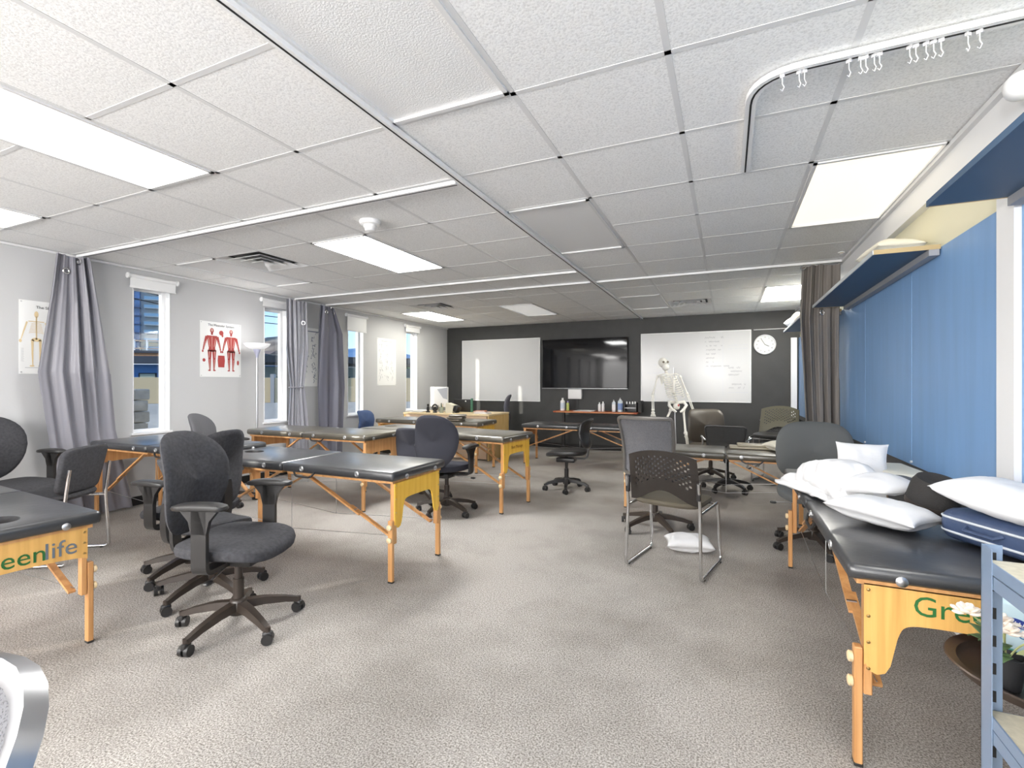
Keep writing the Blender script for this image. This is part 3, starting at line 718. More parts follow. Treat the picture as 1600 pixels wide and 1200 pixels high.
# grey mesh office chair seen from behind
def mesh_chair(label, loc, rz, frame=M_STEEL, zt=.97, fab=M_MESH, zs=.47, w=.45, zb=.50, base=True, brot=.4, rim=.013, corner=.07):
    t = thing('mesh_office_chair', label, 'chair', loc, rz, 'mesh back chairs')
    add_base(t, zs, .31, brot, M_PLASTB)
    MB().sell((.48, .48, .08), .55, .6, 28, 10, fn=lambda p: p + Vector((.03, 0, zs - .04 + .02 * (p.y / .24) ** 2))).build('seat', M_FABG, t)
    def fn(u, v):
        y = (u - .5) * w * (1 - .14 * (1 - v)); z = zb + (zt - zb) * v
        return Vector((-.235 + .05 * (2 * u - 1) ** 2 - .07 * v + .05 * math.sin(v * PI), y, z))
    P = []
    n = 10; cr = corner
    for (cu_, cv_, a0) in ((1 - cr, cr, -90), (1 - cr, 1 - cr, 0), (cr, 1 - cr, 90), (cr, cr, 180)):
        for k in range(7): P.append((cu_ + cr * math.cos(R(a0 + 15 * k)), cv_ + cr * math.sin(R(a0 + 15 * k))))
        q_ = P[-1]; nx = {-90: (1, 1 - cr), 0: (cr, 1), 90: (0, cr), 180: (1 - cr, 0)}[a0]
        for k in range(1, 5): P.append((q_[0] + (nx[0] - q_[0]) * k / 5, q_[1] + (nx[1] - q_[1]) * k / 5))
    b_ = MB().sweep([fn(*p) for p in P], rim, 8, closed=True, prof=[(-1.0, -1), (1.0, -1), (1.2, 0), (1.0, 1), (-1.0, 1), (-1.2, 0)]).build('back_frame', frame, t, ang=50)
    cf = lambda v: 1 - 2.0 * corner * max(0, (abs(2 * v - 1) - (1 - 2 * corner)) / (2 * corner)) ** 2.2
    MB().grid(16, 16, lambda u, v: fn(.5 + (u - .5) * .96 * cf(v), .02 + .96 * v), .002).build('back_mesh', fab, b_)
    if corner < .1: MB().grid(10, 2, lambda u, v: fn(.1 + .8 * u, .28 + .12 * v - .06 * (2 * u - 1) ** 2) + Vector((-.03, 0, 0)), .008).build('lumbar_support', M_MESH if fab is M_MESH else M_PLAST, b_)
    MB().sweep(rounded([(-.04, 0, zs - .10), (-.30, 0, zs - .10), (-.32, 0, zb + .05), (-.27, 0, zb + .16)], .05), 1, prof=[(-.03, -.01), (.03, -.01), (.03, .01), (-.03, .01)], up=(1, 0, 0)).build('back_bracket', M_PLAST, t, ang=30)
    MB().rbox((0, 0, zs - .11), (.24, .16, .05), .012).build('mechanism', M_PLAST, t)
    return t
mesh_chair('grey mesh office chair with silver frame behind the perforated chair', (-.57, 4.30, 0), R(79), brot=.15, frame=mat('grey_frame', (.22, .21, .20), .3, metal=.6))
mesh_chair('mesh chair with broad silver frame in the bottom left picture corner', (-1.15, .10, 0), R(283), zt=.755, w=.50, zb=.44, frame=mat('satin_silver', (.42, .42, .43), .3, metal=.9), rim=.017, corner=.34, brot=0)

# perforated visitor chairs on chrome sled frames
def sled_frame(t, w=.24, zs=.44, zb=.80, d0=-.22, d1=.20, mt=M_CHROME, backtop=.62):
    for s in (-1, 1):
        MB().sweep(rounded([(d0 - .03, s * w, backtop), (d0, s * w, zs), (d0 - .02, s * (w + .01), .012), (d1 + .04, s * (w + .01), .012), (d1, s * w, zs - .02), (d0, s * w, zs - .02)], .035, 5), .011, 10).build('sled_leg', mt, t)
        for xx in (d0 + .03, d1): MB().cyl((xx, s * (w + .01), .0), (xx, s * (w + .01), .012), .014, 8).build('glide', M_PLAST, t)
    MB().cyl((d1 - .02, -w, zs - .03), (d1 - .02, w, zs - .03), .009, 8).build('cross_tube', mt, t)
def perf_chair(label, loc, rz, backm, seatm, group='perforated back visitor chairs', seat=True, z0=0):
    t = thing('visitor_chair', label, 'chair', loc, rz, group)
    sled_frame(t)
    MB().sell((.45, .46, .05), .5, .5, 28, 8, fn=lambda p: p + Vector((.0, 0, .455 - .25 * max(0, p.x) ** 2))).build('seat', seatm, t)
    def fn(u, v):
        y = (u - .5) * .475 * (1 - .05 * v); k = 2 * u - 1
        top = .815 - .045 * k * k; bot = .50 + .045 * math.cos(k * PI)
        z = bot + (top - bot) * v
        return Vector((-.225 + .055 * k * k - .075 * v - .0, y, z))
    MB().grid(22, 17, fn, .007, hole=lambda i, j: (.62, .80) if 1 < i < 20 and 4 < j < 15 and (i + j) % 2 == 0 else None).build('backrest', backm, t, ang=30)
    for s in (-1, 1): MB().rbox((-.235, s * .236, .565), (.028, .026, .11), .006).build('back_clip', M_PLAST, t)
    return t
perf_chair('brown-black perforated visitor chair with chrome sled legs above white floor pillow', (-.34, 3.53, 0), R(77), mat('dark_brown_shell', (.024, .019, .016), .33, spec=.6), mat('brown_seat_fabric', (.10, .085, .06), .9))
perf_chair('olive perforated visitor chair, top of the stack in the back right corner', (.55, 7.0, .14), R(250), mat('olive_shell', (.12, .11, .07), .35), M_PLAST)
perf_chair('black visitor chair underneath the olive one in back right corner', (.60, 7.05, 0), R(250), M_PLAST, M_PLAST)

# small upholstered stacking chair with chrome sled legs
t = thing('stacking_chair', 'grey upholstered stacking chair with chrome legs before the left curtain', 'chair', (-4.42, 1.82, 0), R(212))
sled_frame(t, .20, .43, .8, -.22, .20, backtop=.66)
MB().sell((.42, .42, .06), .5, .5, 28, 8, fn=lambda p: p + Vector((0, 0, .455))).build('seat', M_FABG, t)
def bk(p):
    y, z = p.y / .21, p.z / .16
    return Matrix.Rotation(R(-12), 3, 'Y') @ Vector((p.x + .03 * y * y, p.y * (1 + .04 * z), p.z - .015 * y * y)) + Vector((-.22, 0, .645))
MB().sell((.045, .42, .32), .25, .35, 36, 16, fn=bk).build('backrest', M_FABG, t)

# ------------------------------------------------------------------ curtains
def curtain(label, stations, folds, mt, cat='curtain', seed=1, thick=.004, nu=110, eyelets=(), tie=None):
    """stations: (z, (xa,ya), (xb,yb), amplitude) from top to bottom"""
    rnd = random.Random(seed)
    ph = [rnd.uniform(0, 6.28) for _ in range(6)]
    zs = [s[0] for s in stations]
    def st(v):
        x = v * (len(stations) - 1); i = min(int(x), len(stations) - 2); f_ = x - i; f_ = f_ * f_ * (3 - 2 * f_)
        a, b = stations[i], stations[i + 1]
        L = lambda p, q: p + (q - p) * f_
        return L(a[0], b[0]), Vector((L(a[1][0], b[1][0]), L(a[1][1], b[1][1]), 0)), Vector((L(a[2][0], b[2][0]), L(a[2][1], b[2][1]), 0)), L(a[3], b[3])
    def fn(u, v):
        z, A, B, am = st(v)
        n_ = (B - A).normalized(); nn = Vector((-n_.y, n_.x, 0))
        uu = u + .05 * math.sin(2 * PI * u * 1.7 + ph[0] + v * 2.6) * (1 - u * u) * min(1, u * 6) + .02 * math.sin(2 * PI * u * 3.1 + v * 4 + ph[3])
        uu = max(0, min(1, uu)); am = am * (.75 + .45 * math.sin(u * 7 + v * 3.2 + ph[2]))
        w = math.sin(2 * PI * folds * uu + ph[1] + .5 * math.sin(v * 3 + ph[2])) + .35 * math.sin(2 * PI * folds * 2.1 * uu + ph[3] + v * 2) + .3 * math.sin(5 * v + 9 * u + ph[4])
        p = A.lerp(B, uu) + nn * (am * w / 1.5)
        return Vector((p.x, p.y, z + .006 * math.sin(9 * u + ph[5])))
    o = MB().grid(nu, 46, fn, thick).build('cloth', mt, None, ang=80)
    t = thing('curtain', label, cat, (0, 0, 0), group='curtains hanging from the ceiling rails')
    o.parent = t
    for (u, v) in eyelets:
        p = fn(u, v); du = (fn(min(1, u + .005), v) - fn(u - .005, v)); dv = fn(u, v + .005) - fn(u, v - .005)
        n_ = du.cross(dv).normalized()
        if n_.dot(Vector((0, 0, 1.25)) - p) < 0: n_ = -n_
        M = Matrix.Translation(p + n_ * .006) @ n_.to_track_quat('Z', 'Y').to_matrix().to_4x4()
        MB().sweep([(.024 * math.cos(2 * PI * q / 18), .024 * math.sin(2 * PI * q / 18), 0) for q in range(18)], .006, 6, closed=True, M=M).build('eyelet', M_CHROME, t)
    if tie: MB().sweep(tie, .009, 6, closed=True).build('tie_band', mt, t)
    return t
curtain('satin grey curtain bunched at the left wall behind the first massage tables', [(2.40, (-5.42, 2.26), (-5.38, 2.50), .035), (2.0, (-5.42, 2.22), (-5.38, 2.56), .04), (1.35, (-5.40, 2.13), (-5.36, 2.64), .045),
        (.8, (-5.42, 2.2), (-5.40, 2.70), .035), (.02, (-5.43, 2.28), (-5.42, 2.86), .04)], 4.5, M_CURT, seed=3, eyelets=[(.62, .05), (.33, .10)])
curtain('silver grey curtain tied at its waist beside the second window', [(2.38, (-5.36, 4.64), (-5.36, 4.98), .03), (1.75, (-5.38, 4.66), (-5.36, 5.0), .045), (1.22, (-5.40, 4.76), (-5.38, 4.94), .03),
        (.7, (-5.40, 4.72), (-5.38, 5.0), .035), (.02, (-5.40, 4.70), (-5.38, 5.04), .035)], 5, mat('silver_satin_curtain', (.33, .33, .37), .35, spec=.6), seed=5, eyelets=[(.8, .12)],
        tie=[(-5.40 + .055 * math.cos(a * PI / 6), 4.85 + .11 * math.sin(a * PI / 6), 1.20) for a in range(12)])
curtain('dark grey curtain hanging between the blank wall poster and the third window', [(2.38, (-5.34, 5.24), (-5.36, 5.50), .03), (2.0, (-5.36, 5.22), (-5.36, 5.66), .04), (1.2, (-5.38, 5.20), (-5.36, 5.72), .04), (.02, (-5.38, 5.24), (-5.36, 5.66), .04)],
        2.6, mat('slate_satin_curtain', (.15, .15, .19), .5), seed=8, eyelets=[(.35, .10), (.75, .04), (.9, .10)])
curtain('taupe curtain gathered at the far end of the blue wall shelf', [(2.40, (.67, 5.50), (1.0, 5.52), .03), (1.9, (.65, 5.50), (1.0, 5.52), .04), (1.3, (.68, 5.50), (1.0, 5.54), .05), (.02, (.74, 5.52), (1.0, 5.54), .05)],
        4.6, M_CURTB, seed=11, eyelets=[(.06, .03), (.5, .28)])

# ------------------------------------------------------------------ left wall posters and lamp
def stroke(m, pts, w, z, M):
    """flat printed stroke: quads of width w along a polyline, in the sheet's own plane"""
    for a, b in zip(pts[:-1], pts[1:]):
        a = Vector(a); b = Vector(b); d = (b - a)
        if d.length < 1e-6: continue
        n_ = Vector((-d.y, d.x)).normalized(); wa, wb = (w, w) if not isinstance(w, tuple) else w
        q = [a + n_ * wa / 2, a - n_ * wa / 2, b - n_ * wb / 2, b + n_ * wb / 2]
        m.add([(p.x, p.y, z) for p in q], [(0, 1, 2, 3)], M)
def blob(m, c, rx, ry, z, M, n=14):
    m.add([(c[0] + rx * math.cos(2 * PI * k / n), c[1] + ry * math.sin(2 * PI * k / n), z) for k in range(n)], [tuple(range(n))], M)
def figure(m, cx, cz, h, z, M, fat=1.0, m2=None):
    s = h
    blob(m, (cx, cz + s * .46), s * .045 * min(1, fat + .25), s * .06, z, M)
    stroke(m, [(cx, cz + s * .42), (cx, cz + s * .36)], s * .05 * fat, z, M)
    if fat > .8:
        m.add([(cx + a * s, cz + b * s, z) for a, b in ((-.13, .34), (.13, .34), (.10, .18), (.075, .05), (.10, -.04), (-.10, -.04), (-.075, .05), (-.10, .18))], [tuple(range(8))], M)
    else:
        stroke(m, [(cx, cz + s * .36), (cx, cz - .0)], s * .02, z, M); stroke(m, [(cx - s * .11, cz + s * .33), (cx + s * .11, cz + s * .33)], s * .015, z, M)
        for k in range(7):
            y = cz + s * (.30 - k * .028); w = s * (.07 + .006 * k)
            stroke(m, [(cx - w, y - s * .015), (cx - w * .5, y), (cx + w * .5, y), (cx + w, y - s * .015)], s * .008, z, M)
        blob(m, (cx, cz - .0), s * .07, s * .035, z, M)
    for q in (-1, 1):
        stroke(m, [(cx + q * s * .13, cz + s * .32), (cx + q * s * .17, cz + s * .16)], (s * .06 * fat, s * .05 * fat), z, M)
        stroke(m, [(cx + q * s * .17, cz + s * .17), (cx + q * s * .21, cz + s * .0)], (s * .05 * fat, s * .03 * fat), z, M)
        blob(m, (cx + q * s * .22, cz - s * .03), s * .02, s * .03, z, M)
        stroke(m, [(cx + q * s * .055, cz + s * .0), (cx + q * s * .055, cz - s * .24)], (s * .095 * fat, s * .06 * fat), z, M)
        stroke(m, [(cx + q * s * .055, cz - s * .24), (cx + q * s * .05, cz - s * .47)], (s * .065 * fat, s * .03 * fat), z, M)
        blob(m, (cx + q * s * .06, cz - s * .48), s * .035, s * .015, z, M)
def poster(label, y0, y1, z0, z1):
    t = thing('wall_poster', label, 'poster', (X0, (y0 + y1) / 2, (z0 + z1) / 2), group='anatomy posters on the left wall')
    w, h = y1 - y0, z1 - z0
    MB().box((.003, 0, 0), (.002, w, h)).build('sheet', M_PAPER, t, smooth=False)
    for a in (-1, 1):
        for b in (-1, 1): MB().cyl((.003, a * (w / 2 - .015), b * (h / 2 - .015)), (.007, a * (w / 2 - .015), b * (h / 2 - .015)), .006, 8).build('pin', M_STEEL, t)
    M = Matrix(((0, 0, 1, 0), (-1, 0, 0, 0), (0, 1, 0, 0), (0, 0, 0, 1)))
    M = Matrix(((0, 0, 1, 0), (1, 0, 0, 0), (0, 1, 0, 0), (0, 0, 0, 1)))
    return t, M, w, h
def title(t, s, size, z, mt):
    me = text(s, size, mt, .0003); o = link('title', me, t)
    o.matrix_local = Matrix.Translation((.0055, 0, z)) @ Matrix(((0, 0, 1, 0), (1, 0, 0, 0), (0, 1, 0, 0), (0, 0, 0, 1)))
M_INK = mat('ink_black', (.03, .03, .03), .7); M_MUS = mat('muscle_red_print', (.42, .06, .055), .7); M_MUSL = mat('tendon_print', (.66, .42, .36), .7)
M_BONEP = mat('bone_print', (.74, .58, .34), .7); M_GREYP = mat('grey_print', (.42, .42, .44), .7)
t, M, w, h = poster('poster of a standing skeleton figure, half behind the leftmost curtain', 2.06, 2.56, 1.335, 1.975)
title(t, 'The Skeletal System', .034, .265, M_INK)
m = MB(); figure(m, -.135, -.02, .48, .0052, M, .42); m.build('skeleton_print', M_BONEP, t, smooth=False)
m = MB()
for k in range(12): stroke(m, [(-.237, -.10 - k * .01), (-.237 + .018 + .008 * math.sin(k * 3.1), -.10 - k * .01)], .002, .0052, M)
for k in range(20): stroke(m, [(.04, .15 - k * .014), (.15 + .03 * math.sin(k * 2.3), .15 - k * .014)], .002, .0052, M)
stroke(m, [(-.21, -.266), (-.05, -.266)], .004, .0054, M)
m.build('caption_lines', M_GREYP, t, smooth=False)
t, M, w, h = poster('poster of two red muscle figures beside the leftmost window', 3.617, 4.13, 1.33, 1.98)
title(t, 'The Muscular System', .038, .285, M_INK)
for nm, cx in (('front_figure', -.115), ('back_figure', .125)):
    m = MB(); figure(m, cx, -.01, .50, .0052, M, 1.05); m.build(nm, M_MUS, t, smooth=False)
    m = MB()
    for q in (-1, 1):
        stroke(m, [(cx + q * .028, -.12), (cx + q * .028, -.24)], .006, .0058, M); stroke(m, [(cx + q * .045, .13), (cx + q * .025, .03)], .006, .0058, M)
        stroke(m, [(cx + q * .08, .09), (cx + q * .095, .0)], .005, .0058, M); stroke(m, [(cx + q * .03, -.02), (cx + q * .035, -.1)], .007, .0058, M)
    stroke(m, [(cx, .15), (cx, .0)], .006, .0058, M); blob(m, (cx, .225), .012, .018, .0058, M)
    m.build('tendon_lines', M_MUSL, t, smooth=False)
m = MB(); blob(m, (.0, .20), .028, .03, .0052, M); blob(m, (.015, .17), .012, .02, .0053, M); blob(m, (-.21, -.13), .018, .02, .0052, M); blob(m, (.215, -.15), .014, .03, .0052, M)
m.add([(a, b, .0052) for a, b in ((-.04, -.07), (.04, -.07), (.045, -.13), (.038, -.21), (-.038, -.21), (-.045, -.13))], [tuple(range(6))], M)
m.build('detail_prints', M_MUS, t, smooth=False)
rnd = random.Random(4)
def chart(label, y0, y1, z0, z1, mt, seed, n=5):
    t, M, w, h = poster(label, y0, y1, z0, z1); r = random.Random(seed)
    stroke_m = MB(); stroke(stroke_m, [(-w * .28, h / 2 - .05), (w * .28, h / 2 - .05)], .014, .0052, M); stroke_m.build('heading_line', mt, t, smooth=False)
    for i in range(3):
        for j in range(n):
            m = MB(); cx = (i - 1) * w * .30; cz = h * .34 - j * h * .165
            for k in range(7):
                a = (cx + r.uniform(-.045, .045), cz + r.uniform(-.05, .05)); b = (a[0] + r.uniform(-.03, .03), a[1] + r.uniform(-.05, .05))
                stroke(m, [a, b, (b[0] + r.uniform(-.02, .02), b[1] + r.uniform(-.03, .03))], r.uniform(.004, .010), .0052 + k * .00004, M)
            m.build('small_drawing', mt, t, smooth=False)
    return t
chart('pale chart of small grey drawings between the third and fourth windows', 6.70, 7.22, 1.22, 2.05, mat('faint_print', (.55, .55, .56), .7), 3)
chart('chart of dark blue drawings on the wall between two grey curtains', 5.02, 5.55, 1.21, 2.06, mat('blue_print', (.20, .23, .30), .7), 9)

t = thing('floor_lamp', 'white uplighter floor lamp standing beside the second window', 'floor lamp', (-5.22, 4.10, 0))
MB().lathe([(.13, 0), (.13, .02), (.02, .035)], 24).build('base', M_WHITE, t)
MB().cyl((0, 0, .03), (0, 0, 1.62), .011, 10).build('pole', M_STEEL, t)
MB().lathe([(.012, 1.56), (.02, 1.60), (.045, 1.665), (.04, 1.672)], 18).build('socket_cup', mat('lavender_grey', (.42, .43, .55), .5), t)
MB().lathe([(.04, 1.665), (.085, 1.675), (.125, 1.70), (.15, 1.735), (.145, 1.735), (.12, 1.705), (.08, 1.683), (.03, 1.675)], 28).build('lamp_shade', mat('lamp_glass', (.9, .9, .92), .3, emis=(1, 1, 1), estr=.25), t)

add_light('floor_lamp_light', 'POINT', (-5.22, 4.10, 1.82), (0, 0, 0), 1.7, (1, .98, .95), shadow_soft_size=.06)
# ------------------------------------------------------------------ back wall
def whiteboard(label, xa, xb, za, zb):
    t = thing('whiteboard', label, 'whiteboard', ((xa + xb) / 2, Y1, (za + zb) / 2), group='whiteboards on the charcoal wall')
    w, h = xb - xa, zb - za
    MB().box((0, -.014, 0), (w - .01, .014, h - .01)).build('board', M_BOARD, t, smooth=False)
    for s in (-1, 1):
        MB().rbox((s * (w / 2), -.013, 0), (.016, .022, h + .016), .003, 1).build('frame_rail', M_WHITE, t); MB().rbox((0, -.013, s * h / 2), (w, .022, .016), .003, 1).build('frame_rail', M_WHITE, t)
    return t, w, h
MB_XZ = Matrix(((1, 0, 0, 0), (0, 0, -1, -.0215), (0, 1, 0, 0), (0, 0, 0, 1)))
def scribble(t, lines, mt, name='handwriting'):
    m = MB(); r = random.Random(len(lines) * 7)
    for (x, z, l, s) in lines:
        p = []; k = 0; xx = x
        while xx < x + l:
            p.append((xx, z + s * (.5 if k % 2 else -.5) * r.uniform(.4, 1))); xx += s * r.uniform(.25, .5); k += 1
            if r.random() < .12:
                if len(p) > 1: stroke(m, p, .0045, 0, MB_XZ)
                p = []; xx += s * .8
        if len(p) > 1: stroke(m, p, .0045, 0, MB_XZ)
    m.build(name, mt, t, smooth=False)
M_MARK = mat('dry_marker_grey', (.33, .33, .36), .7); M_MARKL = mat('dry_marker_faint', (.56, .57, .62), .7)
t, w, h = whiteboard('whiteboard left of the wall television', -5.16, -3.40, .90, 2.155)
scribble(t, [(-.82, .46 - k * .09, .14, .025) for k in range(9)], M_MARKL)
t, w, h = whiteboard('whiteboard with handwritten lists right of the wall television', -1.43, .36, .935, 2.145)
scribble(t, [(.18, .50, .30, .04), (.18, .43, .24, .03), (.20, .36, .26, .03), (.20, .29, .24, .03), (.20, .22, .16, .03), (.20, .15, .15, .03), (.20, .08, .12, .03), (.20, .01, .38, .03)], M_MARK)
scribble(t, [(.55, -.02, .22, .035), (.55, -.08, .22, .035), (.55, -.14, .20, .035), (.56, -.30, .26, .035), (.70, -.36, .10, .035), (.56, -.36, .1, .03)], M_MARK)
scribble(t, [(-.68, .05, .14, .03), (-.80, -.10, .35, .012), (.55, -.44, .3, .01), (.55, .3, .3, .01), (.55, .36, .3, .01)], M_MARKL)
m = MB(); stroke(m, [(.47, .58), (.47, -.5)], .004, 0, MB_XZ); m.build('ruled_line', M_MARKL, t, smooth=False)
MB().rbox((.42, -.03, .602), (.1, .02, .02), .004, 1).build('clip', M_WHITE, t)
t = thing('television', 'large black wall television with glossy dark screen', 'television', (-2.493, 8.93, 1.635))
MB().rbox((0, 0, 0), (1.665, .045, .95), .006, 2).build('casing', M_PLAST, t)
MB().box((0, -.0235, .003), (1.64, .002, .925)).build('screen', M_LACQ, t, smooth=False)
MB().box((0, -.026, -.478), (1.66, .012, .006)).build('bezel_strip', M_STEEL, t, smooth=False)
MB().box((0, .04, 0), (.5, .05, .4)).build('wall_mount', M_DARK, t, smooth=False)
t = thing('wall_clock', 'round white wall clock right of the whiteboards', 'clock', (.567, Y1, 1.895))
MR = Matrix.Rotation(R(90), 4, 'X')
MB().lathe([(.158, 0), (.165, .012), (.163, .035), (.150, .042), (.146, .032), (.146, .02)], 40, M=MR).build('rim', M_WHITE, t)
MB().lathe([(.148, .018), (.148, .022), (.0001, .022)], 40, M=MR).build('dial', M_PAPER, t)
for k in range(1, 13):
    a = R(90 - 30 * k); me = text(str(k), .034, M_INK, .0004); o = link('numeral', me, t); o.matrix_local = Matrix.Translation((.118 * math.cos(a), -.0232, .118 * math.sin(a))) @ Matrix.Rotation(R(90), 4, 'X')
for nm, a, l, w_ in (('hour_hand', 90 - 30 * 3.9, .07, .008), ('minute_hand', 90 - 6 * 55, .11, .006)):
    a = R(a); MB().sweep([(0, -.026, 0), (l * math.cos(a), -.026, l * math.sin(a))], 1, prof=[(-w_ / 2, -.0015), (w_ / 2, -.0015), (w_ / 2, .0015), (-w_ / 2, .0015)], up=(0, 1, 0)).build(nm, M_INK, t, smooth=False)
t = thing('wall_box', 'small white cable box on the wall under the television', 'wall box', (-2.66, Y1, 1.05))
MB().rbox((0, -.05, 0), (.26, .1, .185), .006, 2).build('housing', M_WHITE, t)
MB().box((.132, -.05, 0), (.004, .08, .15)).build('side_cover', mat('grey_cover', (.5, .5, .52), .5), t, smooth=False)
for q in (-.06, -.02, .05): MB().cyl((q, -.012, -.09), (q, -.012, -.28), .004, 6).build('cable', M_PLAST, t)
t = thing('wall_cable', 'thin white cable line stretched on charcoal wall towards the clock', 'cable', (0, Y1, 2.15))
MB().cyl((.40, -.008, -.005), (.93, -.008, .0), .006, 6).build('cable', M_WHITE, t)

# narrow table with bottles
t = thing('wall_table', 'narrow red-brown topped table under the television', 'table', (-2.17, 8.62, 0))
MB().rbox((0, 0, .735), (1.52, .40, .028), .01, 2).build('tabletop', M_RED, t)
MB().rbox((0, -.195, .735), (1.40, .012, .026), .004, 1).build('edge_band', mat('orange_edge', (.55, .20, .07), .4), t)
for s in (-1, 1):
    lg = MB().rbox((s * .62, 0, .37), (.06, .05, .70), .006, 1).build('leg', M_PLAST, t); MB().rbox((s * .62, 0, .03), (.06, .40, .03), .01).build('foot', M_PLAST, lg)
MB().box((0, .02, .60), (1.2, .02, .14)).build('modesty_panel', M_DARK, t, smooth=False)
ZT = .749
def bottle(label, x, y, r, h, body, cap, kind='cap', z=ZT, label_m=None, sq=0):
    t = thing('bottle', label, 'bottle', (x, y, z), group='bottles on the wall table')
    MB().lathe([(r * .9, 0), (r, .004), (r, h * .72), (r * .8, h * .80), (r * .35, h * .85), (r * .35, h * .88)], 16).build('body', body, t)
    if label_m: MB().lathe([(r * 1.01, h * .15), (r * 1.02, h * .16), (r * 1.02, h * .6), (r * 1.01, h * .61)], 16).build('label_band', label_m, t)
    if kind == 'cap': MB().lathe([(r * .45, h * .86), (r * .45, h * .98), (r * .3, h), (.0001, h)], 12).build('cap', cap, t)
    else:
        c = MB().lathe([(r * .45, h * .84), (r * .45, h * .89), (r * .12, h * .9), (r * .12, h * .97), (.0001, h * .97)], 12).build('cap', cap, t)
        MB().sweep([(0, 0, h * .975), (0, -r * .9, h * .975), (0, -r * 1.1, h * .95)], r * .14, 6).build('pump_nozzle', cap, c)
M_LABB = mat('pale_blue_label', (.62, .70, .80), .5); M_GELC = mat('clear_gel', (.70, .76, .80), .2); M_LIME = mat('lime_liquid', (.50, .58, .16), .4); M_PURP = mat('purple_cap', (.35, .28, .55), .5)
bottle('tall white bottle with pale blue label at the left end of wall table', -2.80, 8.6, .042, .235, M_WHITE, M_WHITE, label_m=M_LABB)
bottle('small lime bottle with purple cap on the wall table', -2.70, 8.6, .026, .175, M_LIME, M_PURP)
bottle('shorter of the two plain white bottles on the wall table', -2.10, 8.58, .026, .165, M_WHITE, M_WHITE)
bottle('taller of the two plain white bottles on the wall table', -2.035, 8.58, .026, .18, M_WHITE, M_WHITE)
bottle('smaller clear pump bottle on the wall table', -1.84, 8.57, .034, .215, M_GELC, M_WHITE, 'pump', label_m=M_WHITE)
bottle('larger blue labelled pump bottle on the wall table', -1.725, 8.57, .045, .25, M_GELC, M_WHITE, 'pump', label_m=mat('blue_label', (.25, .36, .66), .5))
t = thing('paper_pile', 'flat pile of white papers on the wall table', 'paper', (-2.38, 8.58, ZT))
for k in range(3): MB().box((.02 * k, -.01 * k, .003 + k * .006), (.34, .24, .005), rz=.1 * k - .1).build('sheet', M_PAPER, t, smooth=False)
t = thing('desk_organiser', 'black organiser box filled with small bottles at right end of wall table', 'organiser', (-1.54, 8.6, ZT))
m = MB()
for s in (-1, 1): m.box((s * .10, 0, .085), (.008, .2, .17))
m.box((0, .098, .085), (.2, .006, .17)); m.build('housing', M_PLAST, t, smooth=False)
for k in range(3): MB().box((0, 0, .01 + k * .065), (.2, .2, .006)).build('shelf', M_PLAST if k != 1 else M_STEEL, t, smooth=False)
MB().box((.16, .02, .1), (.06, .2, .2)).build('file_box', M_DARK, t, smooth=False)
for k, (x, c) in enumerate([(-.07, M_WHITE), (-.02, M_STEEL), (.03, M_WHITE), (.07, M_PAPER)]): MB().lathe([(.014, 0), (.014, .035), (.006, .045), (.0001, .046)], 10, c=(x, -.04 + .02 * (k % 2), .143)).build('small_bottle', c, t)

# ------------------------------------------------------------------ desk in the far left corner
t = thing('wooden_desk', 'pale wooden desk in the far left corner', 'desk', (-4.34, 7.34, 0))
MB().rbox((0, 0, .735), (1.68, .80, .03), .005, 1).build('desktop', M_PALEW, t, smooth=False)
MB().box((-.02, -.36, .37), (1.60, .02, .70)).build('front_panel', mat('peach_laminate', (.70, .52, .36), .5), t, smooth=False)
M_SIDEW = wood_mat('golden_maple', (.66, .44, .16), (.76, .54, .24), .45)
for s in (-1, 1): MB().box((s * .82, 0, .36), (.025, .78, .72)).build('side_panel', M_SIDEW, t, smooth=False)
ZD = .751
t = thing('computer_monitor', 'white backed monitor with tilted papers on pale wooden desk', 'monitor', (-4.70, 7.35, ZD), R(-12))
MB().rbox((0, 0, .26), (.44, .03, .36), .012, 2).build('back_shell', M_WHITE, t)
MB().box((0, .017, .26), (.42, .002, .33)).build('screen', M_DARK, t, smooth=False)
MB().sweep([(0, -.0, .12), (0, .05, .01)], 1, prof=[(-.05, -.005), (.05, -.005), (.05, .005), (-.05, .005)]).build('stand', M_STEEL, t, smooth=False)
MB().rbox((0, .05, .006), (.2, .18, .01), .004, 1).build('stand_foot', M_STEEL, t)
MB().add([(.22, -.022, .43), (-.03, -.022, .40), (.12, -.022, .24), (.22, -.022, .22)], [(0, 1, 2, 3)]).build('pinned_sheet', mat('grey_sheet', (.45, .46, .5), .6), t, smooth=False)
for k, (x, hh, c, lb) in enumerate([(-4.74, .16, M_DARK, 'dark figurine standing before the desk monitor'), (-4.60, .15, M_PLAST, 'round black desk ornament before the monitor')]):
    t = thing('desk_ornament', lb, 'ornament', (x, 7.06, ZD))
    MB().lathe([(.035, 0), (.04, .01), (.02, .03)], 14).build('base', c, t)
    if k: MB().sweep([(.05 * math.cos(R(a)), 0, .085 + .05 * math.sin(R(a))) for a in range(0, 360, 20)], .016, 8, closed=True).build('ring', c, t); MB().sell((.05, .04, .05), .8, .8, fn=lambda p: p + Vector((0, 0, .08))).build('centre', c, t)
    else: MB().sell((.05, .04, .08), .8, .8, fn=lambda p: p + Vector((0, 0, .065))).build('torso', c, t); MB().sell((.04, .035, .045), 1, 1, fn=lambda p: p + Vector((0, 0, .125))).build('head_ball', c, t)
t = thing('pen_cup', 'glass cup of pens beside a cream box on the wooden desk', 'cup', (-4.46, 7.05, ZD))
MB().lathe([(.035, 0), (.042, .1), (.038, .1), (.032, .006), (.0001, .006)], 16).build('cup', mat('green_glass', (.35, .38, .30), .2), t)
